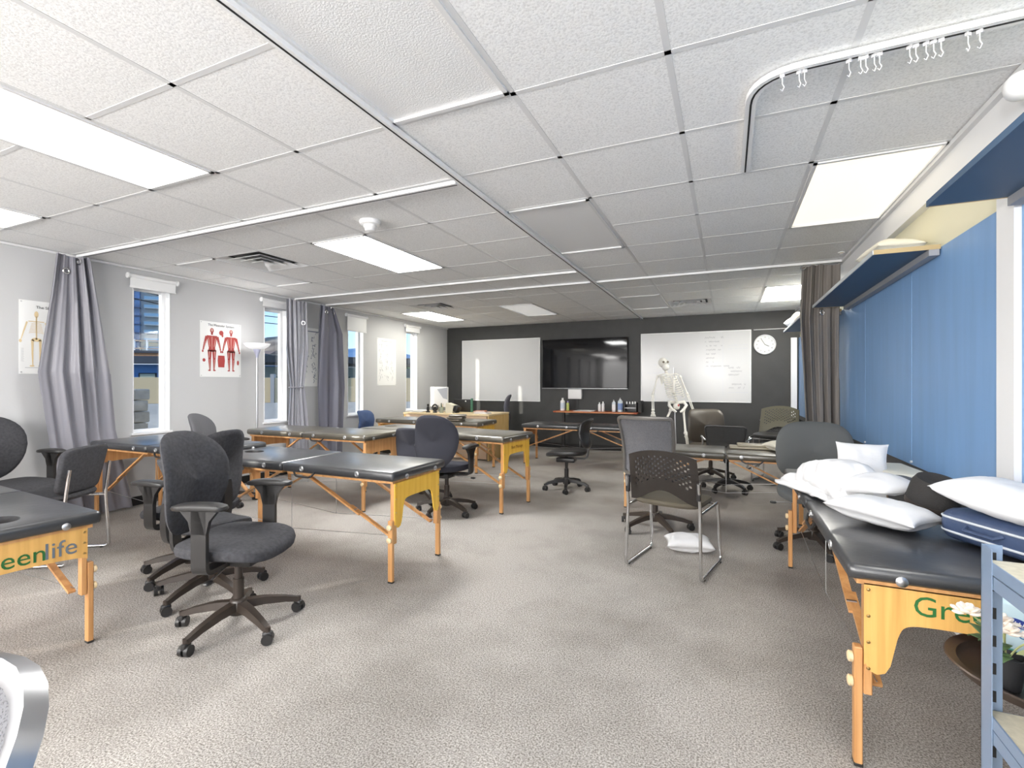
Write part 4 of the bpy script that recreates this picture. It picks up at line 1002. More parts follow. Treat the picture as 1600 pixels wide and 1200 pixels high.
for k in range(5): MB().cyl((.01 * (k - 2), .0, .01), (.016 * (k - 2), .01 * (k % 2), .15 + .01 * (k % 3)), .004, 6).build('pen', (M_PAPER, M_GREEN, M_INK, M_BRASS, M_STEEL)[k], t)
t = thing('card_box', 'cream box with sloping lid on wooden desk', 'box', (-4.30, 7.10, ZD), R(-10))
MB().prism([(-.08, 0), (.08, 0), (.10, .13), (-.06, .17)], .13, MXZ(-.065)).build('carton', mat('cream_card', (.72, .68, .55), .7), t, smooth=False)
MB().rbox((.13, .0, .07), (.09, .12, .11), .02, ry=.5).build('dark_flap', M_DARK, t)
t = thing('desk_phone', 'black desk equipment with white indicator light on the wooden desk', 'telephone', (-4.28, 7.45, ZD))
MB().rbox((0, 0, .11), (.34, .05, .22), .01).build('housing', M_DARK, t)
MB().cyl((.08, -.03, .19), (.08, -.024, .19), .012, 10).build('indicator', M_WHITE, t)
MB().rbox((.19, 0, .12), (.02, .06, .24), .004, 1).build('green_edge', mat('green_plastic', (.08, .24, .16), .4), t)
t = thing('paper_pile', 'loose papers at the left end of wooden desk', 'paper', (-4.98, 7.15, ZD))
for k in range(4): MB().box((0, 0, .004 + k * .008), (.22, .28, .006), rz=.2 * k).build('sheet', M_PAPER, t, smooth=False)
for k in range(3):
    t = thing('notebook', ['lowest notebook of the small pile on desk right end', 'middle notebook of the pile on desk right end', 'topmost red edged notebook on desk right end'][k], 'book', (-3.72 - .02 * k, 7.15, ZD + .016 * k), .12 * k, 'notebooks on the desk end')
    MB().rbox((0, 0, .008), (.24 - .03 * k, .18, .015), .002, 1).build('cover', [M_PAPER, mat('pink_cover', (.7, .5, .48), .6), mat('orange_red_cover', (.6, .2, .1), .6)][k], t, smooth=False)
    MB().box((0, -.001, .008), (.23 - .03 * k, .181, .010)).build('pages', M_PAPER, t, smooth=False)
# folded headrest pads on the desk side table
for k in range(3):
    t = thing('headrest_pad', ['bottom headrest pad of the stack behind the navy chair', 'middle headrest pad of the stack behind the navy chair', 'top headrest pad of the stack behind the navy chair'][k], 'cushion', (-3.56 + .015 * k, 5.99 + .01 * k, .716 + .031 * k), .25 * k - .1, 'stacked headrest pads')
    MB().rbox((0, 0, .0145), (.24, .18, .028), .012, 2).build('cushion', M_VINYLB, t)
    MB().rbox((0, 0, .0145), (.244, .184, .006), .002, 1).build('piping', mat('tan_piping', (.28, .22, .16), .5), t)

# ------------------------------------------------------------------ skeleton on its stand
t = thing('anatomical_skeleton', 'white life-size model skeleton leaning before the right whiteboard', 'skeleton', (-.74, 7.72, 0), R(24))
B_ = lambda n_, m: m.build(n_, M_BONE, t)
# local x = to the right of the picture, y = away
MB().cyl((.07, .10, .05), (.02, .08, 1.50), .012, 8).build('stand_pole', M_STEEL, t)
MB().sweep([(.35, .1, .03), (.07, .1, .06), (-.2, .1, .03)], .014, 6).sweep([(.07, .35, .03), (.07, .1, .06), (.07, -.15, .03)], .014, 6).build('stand_base', M_PLAST, t)
sk = MB().sell((.13, .165, .145), 1, 1, 20, 12, fn=lambda p: p + Vector((-.17, .0, 1.57)))
s_ = B_('skull', sk)
MB().sell((.10, .10, .10), .7, .8, 14, 8, fn=lambda p: p + Vector((-.14, -.04, 1.50))).build('jaw', M_BONE, s_)
for q in (-1, 1): MB().sell((.035, .02, .035), 1, 1, 10, 6, fn=lambda p, q=q: p + Vector((-.155 + q * .032, -.088, 1.575))).build('eye_socket', mat('socket_shadow', (.20, .17, .13), .8), s_)
spine = [(-.13, .02, 1.48), (-.10, .03, 1.40), (-.05, .05, 1.28), (.0, .05, 1.15), (.03, .03, 1.04), (.05, .02, .96)]
for k in range(17):
    x = k / 16 * (len(spine) - 1); i = min(int(x), len(spine) - 2); p = Vector(spine[i]).lerp(Vector(spine[i + 1]), x - i)
    MB().sell((.045, .05, .026), .7, .7, 10, 6, fn=lambda q, p=p: q + p).build('vertebra', M_BONE, t)
for k in range(10):
    z = 1.37 - k * .032; x0 = -.075 + k * .011; w = .095 + .035 * math.sin(min(1, k / 7) * PI / 2); dp = .16 if k < 7 else .13
    for q in (-1, 1):
        pts = [(x0 + q * w * math.sin(a), .05 - dp * (1 - math.cos(a)) * .55, z - .035 * (1 - math.cos(a)) * .8) for a in [R(g) for g in (4, 30, 60, 90, 120, 150, 168 if k < 7 else 140)]]
        MB().sweep(pts, .0065, 6).build('rib', M_BONE, t)
B_('breastbone', MB().rbox((-.045, -.125, 1.22), (.035, .014, .17), .006))
for q in (-1, 1):
    sh = Vector((-.07 + q * .17, .03, 1.37))
    B_('collarbone', MB().sweep([(-.07, -.06, 1.39), (-.07 + q * .09, -.05, 1.40), tuple(sh)], .008, 6))
    B_('shoulder_blade', MB().prism([(0, 0), (q * .10, .0), (q * .06, -.15)], .008, Matrix.Translation((-.06 + q * .04, .085, 1.37)) @ Matrix(((1, 0, 0, 0), (0, 0, 1, 0), (0, 1, 0, 0), (0, 0, 0, 1)))))
    el = sh + Vector((q * .05 - (.03 if q < 0 else -.06), -.02, -.29)); wr_ = el + Vector((-.02 if q < 0 else .06, -.08, -.24))
    def bone(name, a, b, r=.011, k=1.9): return B_(name, MB().sweep([a, a.lerp(b, .06), a.lerp(b, .15), a.lerp(b, .5), a.lerp(b, .85), a.lerp(b, .94), b], [r * 1.1, r * k, r * 1.1, r * .9, r * 1.1, r * k, r * 1.1], 10))
    bone('humerus', sh, el, .012); bone('radius', el + Vector((.012, 0, 0)), wr_ + Vector((.012, 0, 0)), .007); bone('ulna', el - Vector((.012, 0, 0)), wr_ - Vector((.012, 0, 0)), .007)
    hd = B_('hand', MB().sell((.06, .03, .05), .8, .8, 12, 6, fn=lambda p, w_=wr_: p + w_ + Vector((0, 0, -.03))))
    for f_ in range(5):
        a = wr_ + Vector(((f_ - 2) * .013, 0, -.05)); MB().sweep([a, a + Vector(((f_ - 2) * .006, -.01, -.05)), a + Vector(((f_ - 2) * .007, -.025, -.09 + .01 * abs(f_ - 2)))], .0055, 6).build('finger', M_BONE, hd)
pv = B_('pelvis', MB().sell((.10, .09, .10), .8, .8, 14, 8, fn=lambda p: p + Vector((.05, .04, .90))))
for q in (-1, 1):
    MB().sweep([(.05 + q * .03, .05, .96), (.05 + q * .11, .03, .97), (.05 + q * .13, -.02, .92), (.05 + q * .09, -.03, .86), (.05 + q * .03, -.05, .82)], [.02, .028, .024, .022, .014], 10).build('hip_bone', M_BONE, pv)
MB().sell((.03, .02, .04), 1, 1, 8, 6, fn=lambda p: p + Vector((.06, -.03, .92))).build('red_disc_model', mat('disc_red', (.5, .12, .12), .5), pv)
for q, kn, an in ((-1, (-.22, -.10, .56), (-.26, .05, .13)), (1, (.15, -.08, .48), (.24, .05, .11))):
    hp = Vector((.05 + q * .09, .0, .87)); kn = Vector(kn); an = Vector(an)
    bone('femur', hp, kn, .016); bone('tibia', kn, an, .013); bone('fibula', kn + Vector((q * .03, .01, -.03)), an + Vector((q * .025, 0, 0)), .006)
    B_('kneecap', MB().sell((.045, .025, .045), 1, 1, 10, 6, fn=lambda p, kn=kn: p + kn + Vector((0, -.03, 0))))
    B_('foot', MB().sell((.07, .22, .05), .8, .8, 14, 8, fn=lambda p, an=an: p + an + Vector((0, -.06, -.06)) + Vector((0, 0, -.1 * max(0, -p.y)))))

# ------------------------------------------------------------------ pillows, linen and hat on the table by the blue wall
def pillow(name, label, cat, loc, size, rot=(0, 0, 0), mt=M_COTTON, seed=0, group=None, crease=.012, pinch=.10):
    r = Vector((seed * 3.1, seed * 1.7, 0))
    w, d, h = size
    vs = []; fs = []; n = 30
    for side in (1, -1):
        for j in range(n + 1):
            for i in range(n + 1):
                u, v = 2 * i / n - 1, 2 * j / n - 1
                e_ = max(0, (1 - abs(u) ** 2.6)) * max(0, (1 - abs(v) ** 2.6))
                z = side * h / 2 * e_ ** .5
                px = u * w / 2 * (1 - pinch * (1 - v * v) * abs(u) ** 3); py = v * d / 2 * (1 - pinch * (1 - u * u) * abs(v) ** 3)
                z += crease * noise.noise(Vector((px * 9, py * 9, side)) + r) * e_ + .4 * crease * noise.noise(Vector((px * 24, py * 18, side)) + r) * e_ ** .3
                vs.append((px, py, z))
    N = (n + 1) ** 2
    for s in (0, 1):
        for j in range(n):
            for i in range(n):
                a = s * N + j * (n + 1) + i; q = (a, a + 1, a + n + 2, a + n + 1); fs.append(q if s == 0 else q[::-1])
    for i in range(n):
        for a, b in ((i, i + 1), ((n) * (n + 1) + i + 1, n * (n + 1) + i), ((i + 1) * (n + 1), i * (n + 1)), (i * (n + 1) + n, (i + 1) * (n + 1) + n)):
            fs.append((a, b, b + N, a + N))
    o = MB().add(vs, fs).build(name, mt, None, ang=180)
    o.location = loc; o.rotation_euler = rot
    return tag(o, label, cat, group)
ZP = .674
# crumpled pile of white sheets: several folded layers bulging at one end
t = thing('folded_sheets', 'crumpled pile of white sheets on the black table by blue wall', 'linen', (.505, 2.98, ZP), R(-68))
for k in range(6):
    L_, W_ = .60 - .05 * k, .30 - .022 * k; z0 = .004 + .027 * k
    def lf(u, v, k=k, L_=L_, W_=W_, z0=z0):
        x = (u - .5) * L_; y = (v - .5) * W_
        z = z0 + .020 * math.sin(u * 5 + k) * math.sin(v * 3.5 + k * 1.3) + .016 * noise.noise(Vector((x * 9 + k * 4, y * 9, k))) + .012 * noise.noise(Vector((x * 24, y * 5 + k * 3, k)))
        e_ = max(abs(2 * u - 1) ** 6, abs(2 * v - 1) ** 6)
        z = max(.003, z * (1 - .5 * e_) + .02 * (1 - e_))
        x += .025 * noise.noise(Vector((v * 4, k * 2.2, 1))) + .012 * k; y += .022 * noise.noise(Vector((u * 5, k * 2.2, 7)))
        return Vector((x, y, z))
    MB().grid(30, 20, lf, .014).build('sheet_layer', M_COTTON, t, ang=180)
for k in range(4):   # rolled folds at the left front end
    pts = [(.30 - .02 * k, -.12 + .05 * q, .022 + .022 * k + .006 * math.sin(q * 2 + k)) for q in range(6)]
    MB().sweep(pts, [.008, .020, .024, .024, .02, .008], 12).build('fold_roll', M_COTTON, t)
pillow('round_cushion', 'plump white cushion between sheets and small pillow', 'cushion', (.635, 2.745, ZP + .08), (.25, .24, .15), (0, R(-8), R(-50)), seed=2, pinch=-.16)
pillow('pillow', 'small flat white pillow nearest the table front edge', 'pillow', (.575, 2.41, ZP + .055), (.34, .23, .10), (0, R(3), R(-42)), seed=4)
pillow('pillow', 'small white pillow propped upright on the sheet pile', 'pillow', (.70, 3.33, ZP + .14), (.25, .21, .09), (R(62), 0, R(-12)), seed=6)
t = thing('folded_blankets', 'cream fleece blanket folded against the blue wall', 'blanket', (.895, 3.36, ZP), R(94))
for k in range(3):
    MB().rbox((0, .012 * k, .018 + .033 * k), (.50 - .03 * k, .24 - .02 * k, .036), .017, 4).build('blanket_fold', M_CREAMF, t, ang=80)
MB().sweep([(-.235, -.10, .05), (-.25, -.0, .05), (-.235, .10, .05)], .045, 12).build('rolled_edge', M_CREAMF, t)
t = thing('felt_hat', 'black felt hat with brown edge lying beside the navy bag', 'hat', (.775, 2.555, ZP + .062), R(-30), rx=R(10), ry=R(14))
M_FELT = mat('black_felt', (.028, .026, .025), .9, bump=.3, bump_s=200)
MB().lathe([(.085, .0), (.088, .03), (.082, .10), (.070, .125), (.04, .122), (.0001, .108)], 32).build('crown', M_FELT, t)
br = MB().lathe([(.084, .004), (.12, -.004), (.145, .0), (.146, .004), (.12, .0), (.084, .009)], 36).build('brim', M_FELT, t)
MB().sweep([(.1455 * math.cos(R(a)), .1455 * math.sin(R(a)), .002) for a in range(0, 360, 10)], .0028, 6, closed=True).build('brim_binding', mat('brown_binding', (.16, .10, .05), .7), br)
MB().lathe([(.089, .006), (.0895, .03), (.087, .03), (.086, .006)], 32).build('hat_band', mat('hat_ribbon', (.05, .04, .035), .5), t)
t = thing('cloth_cap', 'grey and red cap between the cushion and cream blanket', 'cap', (.80, 3.04, ZP), R(-60))
MB().sell((.18, .17, .12), .9, 1, 20, 10, fn=lambda p: Vector((p.x, p.y, max(0.001, p.z + .05)))).build('crown', mat('grey_felt', (.13, .13, .14), .9), t)
MB().prism([(.06, -.07), (.12, -.055), (.16, 0), (.12, .055), (.06, .07)], .006, Matrix.Translation((0, 0, .012))).build('peak', mat('red_cloth', (.5, .10, .09), .8), t)
t = thing('travel_bag', 'navy bag with pale piping under a white pillow on the black table', 'bag', (.90, 2.215, ZP), R(-62))
M_NAVY = mat('navy_nylon', (.045, .07, .14), .45, bump=.15, bump_s=60)
MB().rbox((0, 0, .058), (.36, .22, .115), .045, 4).build('body', M_NAVY, t)
for z in (.035, .085):
    MB().sweep([(.181 * (abs(math.cos(R(a))) ** .35) * (1 if math.cos(R(a)) >= 0 else -1), .111 * (abs(math.sin(R(a))) ** .35) * (1 if math.sin(R(a)) >= 0 else -1), z) for a in range(5, 365, 10)], .0045, 6, closed=True).build('piping', mat('pale_piping', (.55, .58, .62), .5), t)
MB().sweep([(-.06, -.112, .07), (-.05, -.135, .06), (.05, -.135, .06), (.06, -.112, .07)], .006, 6).build('handle', M_NAVY, t)
pillow('pillow', 'large white pillow lying on the navy bag', 'pillow', (.88, 2.20, ZP + .178), (.38, .23, .12), (R(2), R(4), R(-64)), seed=9, pinch=.04)
pillow('pillow', 'white pillow lying on the carpet under the perforated chair', 'pillow', (-.265, 3.86, .055), (.34, .26, .12), (0, 0, R(12)), seed=12)
pillow('pillow', 'small cream pillow on the right end of the low brown table', 'pillow', (.47, 5.22, .605 + .05), (.24, .30, .10), (0, 0, R(20)), M_CREAMF, seed=14)
t = thing('folded_bolster', 'flat tan folded pad on the low brown massage table', 'cushion', (.24, 5.34, .607), R(2))
MB().rbox((0, 0, .011), (.44, .20, .022), .009, 2).build('lower_flap', mat('tan_vinyl', (.36, .32, .24), .4), t)
MB().rbox((.03, .01, .034), (.36, .17, .022), .009, 2).build('upper_flap', mat('tan_vinyl', (.36, .32, .24), .4), t)

# ------------------------------------------------------------------ wall shelves
def shelf(label, ya, yb, xa=.75):
    t = thing('wall_shelf', label, 'shelf', (0, 0, 0), group='navy shelves on the right wall')
    MB().box(((xa + X1 - .005) / 2, (ya + yb) / 2, 1.985), (X1 - .005 - xa, yb - ya, .022)).build('board', M_SHELFB, t, smooth=False)
    MB().box((xa - .002, (ya + yb) / 2, 1.985), (.006, yb - ya, .024)).build('front_edge', M_SHELFB if ya < 0 else mat('pale_edge', (.55, .58, .6), .5), t, smooth=False)
    for y in (ya, yb): MB().box(((xa + X1 - .005) / 2, y, 1.985), (X1 - .005 - xa, .005, .025)).build('end_edge', mat('raw_ply_edge', (.50, .38, .20), .6), t, smooth=False)
    MB().box((X1 - .032, (ya + yb) / 2, 1.957), (.045, yb - ya, .034)).build('wall_cleat', mat('grey_cleat', (.32, .33, .36), .6), t, smooth=False)
    return t
shelf('navy wall shelf above the perforated chair, ending at the taupe curtain', 3.30, 5.40)
shelf('navy wall shelf nearest the camera in the upper right corner', -1.5, 2.50)
shelf('navy wall shelf behind the taupe curtain holding white pillow', 5.75, 7.80, .73)
pillow('pillow', 'white pillow on the far wall shelf beside the taupe curtain', 'pillow', (.86, 7.45, 2.07), (.26, .36, .14), (0, R(6), R(8)), seed=21)
pillow('pillow', 'cream pillow stored on the middle wall shelf', 'pillow', (.90, 3.62, 2.05), (.24, .36, .12), (0, 0, R(6)), M_CREAMF, seed=23)
t = thing('plastic_box', 'clear plastic box with brown bags on the far wall shelf', 'box', (.86, 6.95, 1.997))
MB().rbox((0, 0, .06), (.22, .4, .12), .01).build('tub', M_CLEAR, t)
MB().rbox((0, 0, .05), (.18, .34, .08), .03).build('brown_bag', mat('kraft_paper', (.42, .30, .17), .8), t)

# ------------------------------------------------------------------ steel rack at the lower right
t = thing('steel_rack', 'blue-grey slotted steel rack with cream boards, lower right corner', 'shelving rack', (0, 0, 0))
RX, RY, RX2, RY2, RT = .55, 1.50, 1.0, .88, .871
for (x, y, sx_, sy_) in ((RX, RY, 1, -1), (RX2, RY, -1, -1), (RX, RY2, 1, 1), (RX2, RY2, -1, 1)):
    u_ = MB().box((x + sx_ * .001, y + sy_ * .025, RT / 2), (.002, .05, RT)).box((x + sx_ * .019, y + sy_ * .001, RT / 2), (.038, .002, RT)).build('upright', M_SHELF, t, smooth=False)
    for k in range(12):
        z = .84 - k * .065
        MB().box((x + sx_ * .022, y + sy_ * .0025, z), (.009, .002, .026)).build('slot', M_DARK, u_, smooth=False)
    MB().box((x + sx_ * .005, y + sy_ * .02, .006), (.03, .05, .012)).build('foot_cap', M_PLAST, u_, smooth=False)
for z in (.835, .484, .12):
    for x, s_ in ((RX + .004, 1), (RX2 - .004, -1)):
        MB().box((x, (RY + RY2) / 2, z - .008), (.004, RY - RY2 - .01, .026)).box((x + s_ * .004, (RY + RY2) / 2, z - .040), (.010, RY - RY2 - .01, .030)).build('beam', M_SHELF, t, smooth=False)
    for y, s_ in ((RY - .004, -1), (RY2 + .004, 1)):
        MB().box(((RX + RX2) / 2, y, z - .012), (RX2 - RX - .08, .004, .02)).build('cross_beam', M_SHELF, t, smooth=False)
    MB().box(((RX + RX2) / 2, (RY + RY2) / 2 - .004, z - .002), (RX2 - RX - .012, RY - RY2 - .018, .010)).build('shelf_board', mat('cream_particle_board', (.62, .56, .42), .7, noise_s=60, noise_a=.1), t, smooth=False)

t = thing('tray_table', 'round brown metal tray table with thin legs behind the steel rack', 'side table', (.79, 1.765, 0))
M_BRZ = mat('bronze_metal', (.085, .062, .050), .38, metal=.5)
MB().lathe([(.0001, .445), (.178, .445), (.184, .450), (.188, .466), (.212, .474), (.215, .470), (.196, .460), (.188, .440), (.0001, .438)], 48).build('tray', M_BRZ, t)
MB().sweep([(.15 * math.cos(R(a)), .15 * math.sin(R(a)), .430) for a in range(0, 360, 15)], .006, 6, closed=True).build('ring', M_BRZ, t)
for a in (200, 290, 20, 110): MB().cyl((.15 * math.cos(R(a)), .15 * math.sin(R(a)), .435), (.165 * math.cos(R(a)), .165 * math.sin(R(a)), .0), .008, 8).build('leg', M_BRZ, t)

t = thing('potted_flowers', 'black pot of pale artificial roses on the brown tray table', 'plant', (.675, 1.70, .4475))
MB().lathe([(.028, 0), (.038, .07), (.040, .085), (.036, .085), (.034, .07), (.0001, .07)], 18).build('pot', mat('black_pot', (.02, .02, .022), .6), t)
M_LEAF = mat('leaf_green', (.10, .17, .07), .6); M_LEAFY = mat('pale_leaf', (.45, .48, .22), .6); M_PET = mat('cream_petal', (.86, .76, .66), .8)
rnd = random.Random(5)
for (tx, ty, tz) in [(-.10, -.055, .205), (-.03, -.07, .175), (-.005, .02, .165), (.045, -.05, .16)]:
    fl = MB().sweep(rounded([(0, 0, .07), (tx * .4, ty * .3, tz * .75), (tx, ty, tz)], .05), .0022, 5).build('stem', M_LEAFY, t)
    m = MB()
    for k in range(14):
        a = k * 2.4; rr = .006 + .0017 * k; q = Matrix.Translation((tx + rr * math.cos(a), ty + rr * math.sin(a), tz + .010 - .0009 * k)) @ Matrix.Rotation(a, 4, 'Z') @ Matrix.Rotation(R(25 + k * 5), 4, 'Y')
        m.sell((.008, .024, .026), .9, .9, 8, 6, M=q)
    m.build('petals', M_PET, fl)
for k in range(12):
    a = k * 2.1; l = rnd.uniform(.04, .07); z = rnd.uniform(.085, .125); ro = rnd.uniform(.02, .05)
    def lf(u, v, l=l): w = .017 * math.sin(PI * min(.98, u + .02)) ; return Vector((l * u, (v - .5) * 2 * w, .012 * math.sin(u * 2.6) - .01 * u * u))
    MB().grid(6, 3, lf, .0012, M=Matrix.Translation((ro * math.cos(a), ro * math.sin(a), z)) @ Matrix.Rotation(a, 4, 'Z') @ Matrix.Rotation(R(rnd.uniform(-35, 10)), 4, 'Y')).build('leaf', M_LEAF if k % 3 else M_LEAFY, t)
t = thing('wipes_pack', 'pale blue cleaning wipes pack standing on the tray table', 'packet', (.775, 1.795, .4475), R(-44))
M_PACK = mat('aqua_pack', (.52, .68, .76), .3); M_LOGO = mat('deep_blue_print', (.02, .05, .30), .4)
MB().rbox((0, 0, .095), (.17, .045, .19), .012, 3).build('body', M_PACK, t)
m = MB(); Mx = Matrix(((1, 0, 0, 0), (0, 0, -1, -.0235), (0, 1, 0, 0), (0, 0, 0, 1)))
blob(m, (-.03, .135), .026, .013, 0, Mx, 24); lg = m.build('logo_oval', M_LOGO, t, smooth=False)
m = MB()
for k in range(4): stroke(m, [(-.046 + k * .009, .130), (-.042 + k * .009, .140)], .0025, .0006, Mx)
stroke(m, [(-.048, .127), (-.012, .127)], .0015, .0006, Mx); m.build('logo_script', M_WHITE, lg, smooth=False)
me = text('Ve clean', .030, mat('teal_print', (.03, .16, .36), .4), .0004); o = link('lettering', me, t); o.matrix_local = Matrix.Translation((.005, -.0240, .105)) @ Matrix.Rotation(R(90), 4, 'X')
m = MB(); m.add([(-.08, .02, .0), (.08, .02, 0), (.08, .05, 0), (.02, .035, 0), (-.04, .06, 0), (-.08, .05, 0)], [(0, 1, 2, 3, 4, 5)], Mx); m.build('green_swoosh', mat('sea_green_print', (.12, .42, .36), .4), t, smooth=False)

# ------------------------------------------------------------------ outside the windows
GZ = -.30
struct(MB().box((-160, 60, GZ - .1), (309, 420, .2)).build('ground', mat('dry_ground', (.34, .30, .24), .9, noise_s=.6, noise_a=.3), smooth=False))
t = thing('block_pillar', 'sandy stone block pillar just outside the leftmost window', 'pillar', (-7.2, 3.62, GZ))
M_BLK = mat('sandstone_block', (.52, .46, .37), .9, noise_s=8, noise_a=.2)
for k in range(10):
    for j in range(2):
        MB().rbox((0, -.14 + .28 * j + (.05 if k % 2 else -.05), .075 + .148 * k), (.4, .265 + (.08 if (j ^ (k % 2)) else -.08), .14), .012, 1).build('stone_block', M_BLK, t, smooth=False)
t = thing('blue_building', 'low blue building with dark roof seen through leftmost window', 'building', (-40.3, 23.6, GZ), R(-53))
MB().box((0, 0, 1.5), (6, 22, 3.0)).build('wall', mat('cobalt_render', (.10, .24, .52), .8), t, smooth=False)
MB().box((.4, 0, 3.25), (7.4, 22.6, .5)).build('roof', mat('dark_fascia', (.03, .035, .05), .6), t, smooth=False)
MB().box((.45, 0, 2.93), (7.2, 22.5, .06)).build('gutter', M_WHITE, t, smooth=False)
for y in (-4.2, -1.6, .1, 2.7, 5.4):
    f_ = MB().box((3.02, y, 2.0), (.06, 1.15, .65)).build('window', M_DARK, t, smooth=False)
    MB().box((3.06, y, 2.0), (.02, .95, .5)).build('pane', mat('bright_pane', (.45, .47, .36), .2), f_, smooth=False)
MB().prism([(-1.0, .0), (2.8, .0), (2.8, 1.75), (-1.3, 1.75)], 1.2, MYZ(3.0)).build('porch', mat('dark_maroon', (.06, .028, .03), .7), t, smooth=False)
me = text('THE DISTRICT', .32, M_WHITE, .004, align='LEFT'); o = link('sign_lettering', me, t); o.matrix_local = Matrix.Translation((4.22, -.55, 1.45)) @ Matrix(((0, 0, 1, 0), (1, 0, 0, 0), (0, 1, 0, 0), (0, 0, 0, 1)))
t = thing('parked_car', 'dark blue parked car by the blue building outside', 'car', (-31, 17.6, GZ), R(60))
MB().rbox((0, 0, .55), (4.2, 1.7, .55), .2, 3).build('body', mat('car_navy', (.03, .06, .16), .25), t)
MB().rbox((-.2, 0, 1.0), (2.2, 1.5, .5), .22, 3).build('cabin', mat('car_glass', (.05, .07, .09), .1), t)
for x in (-1.3, 1.3):
    for y in (-.8, .8): MB().cyl((x, y - .1, .32), (x, y + .1, .32), .32, 16).build('wheel', M_PLAST, t)
t = thing('brick_building', 'orange brick building with white end behind the blue one', 'building', (-66, 38, GZ), R(-53))
MB().box((0, -2, 2.6), (8, 16, 5.2)).build('wall', mat('orange_brick', (.50, .25, .12), .9, noise_s=6, noise_a=.2), t, smooth=False)
MB().box((.1, 8, 2.6), (8, 6, 5.2)).build('white_wing', mat('pale_render', (.6, .6, .62), .8), t, smooth=False)
MB().box((0, 1, 5.35), (8.6, 23, .3)).build('roof_slab', mat('dark_fascia', (.03, .035, .05), .6), t, smooth=False)
t = thing('timber_frame_building', 'unfinished building of pale posts below the glass tower', 'building', (-122, 66, GZ), R(-50))
MB().box((0, 0, 4), (12, 40, 8.6)).build('podium', mat('tan_podium', (.42, .28, .2), .9), t, smooth=False)
for k in range(16): MB().box((6, -18 + 2.4 * k, 9.6), (.35, .3, 3.2)).build('post', M_WHITE, t, smooth=False)
for z in (9.2, 10.9): MB().box((6, 0, z), (.3, 38, .22)).build('rail', mat('scaffold_tan', (.5, .36, .26), .8), t, smooth=False)
t = thing('apartment_tower', 'tall blue glass apartment tower with balconies in leftmost window', 'building', (-203, 110, GZ), R(-40))
M_TG = mat('tower_glass', (.07, .17, .36), .12, spec=.8, noise_s=.25, noise_a=.5); M_TC = mat('tower_concrete', (.50, .54, .55), .8)
MB().box((0, -6, 35), (14, 14, 70)).build('glass_wing', M_TG, t, smooth=False)
MB().box((0, -1.2, 35.2), (14.4, 1.2, 70.4)).build('dark_core', mat('tower_dark', (.03, .06, .14), .4), t, smooth=False)
MB().box((-1, 6.5, 35), (12, 14, 70)).build('concrete_wing', M_TC, t, smooth=False)
for k in range(22):
    MB().box((.4, -6.2, 3.1 * k + 1.5), (14, 14.6, .45)).build('floor_slab', mat('tower_dark', (.03, .06, .14), .4), t, smooth=False)
    b_ = MB().box((6.2, 6, 3.1 * k + 1.5), (3.4, 7, .3)).build('balcony', M_TC, t, smooth=False)
    MB().box((7.8, 6, 3.1 * k + 2.2), (.1, 7, 1.0)).build('balustrade', mat('balcony_glass', (.25, .42, .55), .2), b_, smooth=False)
t = thing('retaining_wall', 'tan panelled garden wall running outside the windows', 'wall', (-8.0, 12.95, GZ), R(-53))
for k in range(9):
    MB().rbox((0, -8 + 2.0 * k, 1.36), (.12, 1.96, .72), .01, 1).build('wall_panel', mat('tan_panel', (.62, .47, .27), .85), t, smooth=False)
    MB().box((0, -9 + 2.0 * k, 1.40), (.2, .1, .85)).build('post', mat('grey_post', (.42, .40, .38), .8), t, smooth=False)
MB().box((0, 0, .5), (.3, 18, 1.0)).build('concrete_base', mat('pale_concrete', (.55, .52, .48), .9, noise_s=2, noise_a=.1), t, smooth=False)
rnd = random.Random(2)
m = MB()
for k in range(160):
    s_ = rnd.uniform(.06, .18); m.rbox((rnd.uniform(-11.0, -9.0), rnd.uniform(5.6, 8.4), GZ + s_ * .3), (s_, s_ * rnd.uniform(.7, 1.3), s_ * .8), s_ * .25, 1, rz=rnd.uniform(0, 3))
o = m.build('rubble', mat('garden_rock', (.40, .33, .26), .9, noise_s=5, noise_a=.3), smooth=False); stuff(tag(o, 'small garden rocks on the ground before the tan wall', 'rocks'))
t = thing('carport', 'dark flat roofed canopy on white posts beyond the tan wall', 'canopy', (-16.5, 19.5, GZ), R(-40))
MB().box((0, 0, 2.62), (4, 16, .30)).build('roof', mat('dark_fascia2', (.05, .045, .045), .6), t, smooth=False)
for k in range(7): MB().box((1.8, -7.5 + 2.5 * k, 1.25), (.14, .14, 2.5)).build('post', M_WHITE, t, smooth=False)
MB().box((-1.9, 0, 1.2), (.2, 16, 2.4)).build('rear_wall', mat('teal_grey', (.42, .52, .52), .8), t, smooth=False)
for k in range(6): MB().box((-1.78, -6.4 + 2.5 * k, 1.5), (.05, 1.2, .8)).build('window', mat('dark_teal_glass', (.03, .08, .08), .2), t, smooth=False)
def hill(label, name, c, rx, ry, h, mt, seed):
    def f(u, v):
        x, y = 2 * u - 1, 2 * v - 1; r = min(1, math.hypot(x, y))
        z = h * (math.cos(r * PI) + 1) / 2 * (1 + .25 * noise.noise(Vector((x * 3, y * 3, seed)))) + h * .05 * noise.noise(Vector((x * 14, y * 14, seed)))
        return Vector((c[0] + x * rx, c[1] + y * ry, GZ + (z if r < .99 else 0) - .3))
    o = MB().grid(60, 60, f).build(name, mt, None, ang=180); return struct(o)
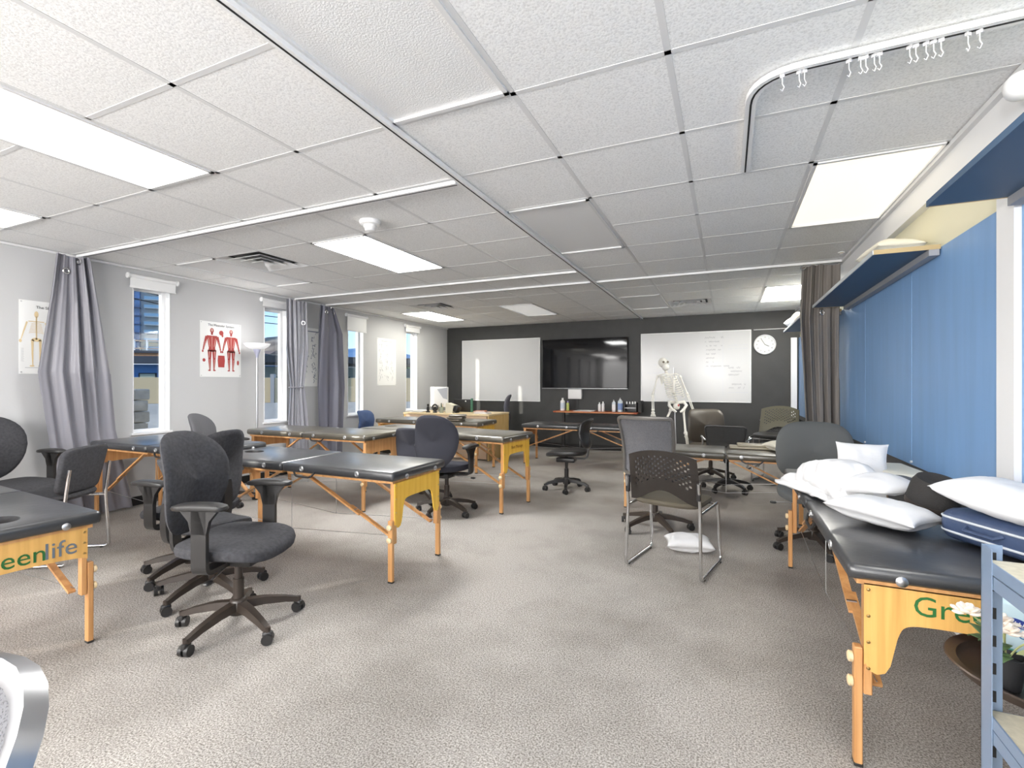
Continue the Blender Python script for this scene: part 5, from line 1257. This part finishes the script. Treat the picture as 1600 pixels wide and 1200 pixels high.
hill('', 'hill', (-170, 150), 60, 55, 21, mat('dry_hill', (.42, .30, .20), .95, noise_s=.12, noise_a=.4), 1)
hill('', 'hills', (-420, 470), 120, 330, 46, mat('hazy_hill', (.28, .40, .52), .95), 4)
rnd = random.Random(3)
for k, w_ in enumerate(['leftmost', 'second', 'third', 'fourth', 'rightmost']):
    t = thing('hillside_house', w_ + ' pale house from the left on the dry hill outside', 'house', (-136 - 3 * (k % 2), 112 + 9 * k, 8.0 + 3 * math.sin(k * 1.1)), .2 * math.sin(k * 2), 'houses on the dry hill')
    MB().box((0, 0, 1), (4, 4.4, 3.4)).build('wall', mat('pale_house', (.62, .54, .46), .8), t, smooth=False)
    MB().prism([(-2.4, 2.7), (2.4, 2.7), (0, 4.0)], 4.8, Matrix(((0, 0, 1, -2.4), (1, 0, 0, 0), (0, 1, 0, 0), (0, 0, 0, 1)))).build('roof', mat('house_roof', (.26, .18, .14), .8), t, smooth=False)
    MB().box((2.02, .8, 1.4), (.06, 1.0, 1.0)).build('window', M_DARK, t, smooth=False)
t = thing('garden_tree', 'low green tree beyond the tan wall in the farthest window', 'tree', (-19.5, 28.0, GZ))
MB().sweep([(0, 0, 0), (.1, 0, 1.2), (0, .1, 2.0)], [.16, .12, .08], 8).build('trunk', M_OAK, t)
m = MB()
for k in range(260):
    a = rnd.uniform(0, 6.28); q = rnd.uniform(0, 1) ** .5; m.sell((.5, .5, .22), 1, 1, 6, 4, fn=lambda p, a=a, q=q, z=rnd.uniform(-.6, .6): p + Vector((1.7 * q * math.cos(a), 1.9 * q * math.sin(a), 2.3 + z * (1 - q * .6))))
m.build('crown', mat('olive_leaf', (.12, .17, .07), .9), t)
t = thing('power_line', 'overhead power wires crossing the sky outside', 'power line', (0, 0, 0))
for z, x in ((7.0, -30), (6.4, -30), (10.5, -33)):
    MB().sweep([(x - 6, 8 + 5 * k, z + .012 * (5 * k - 20) ** 2 * .5) for k in range(9)], .035, 5).build('wire', M_DARK, t)
for y in (8, 48): MB().cyl((-36, y, GZ), (-36, y, 13), .16, 10).build('pole', M_OAK, t)
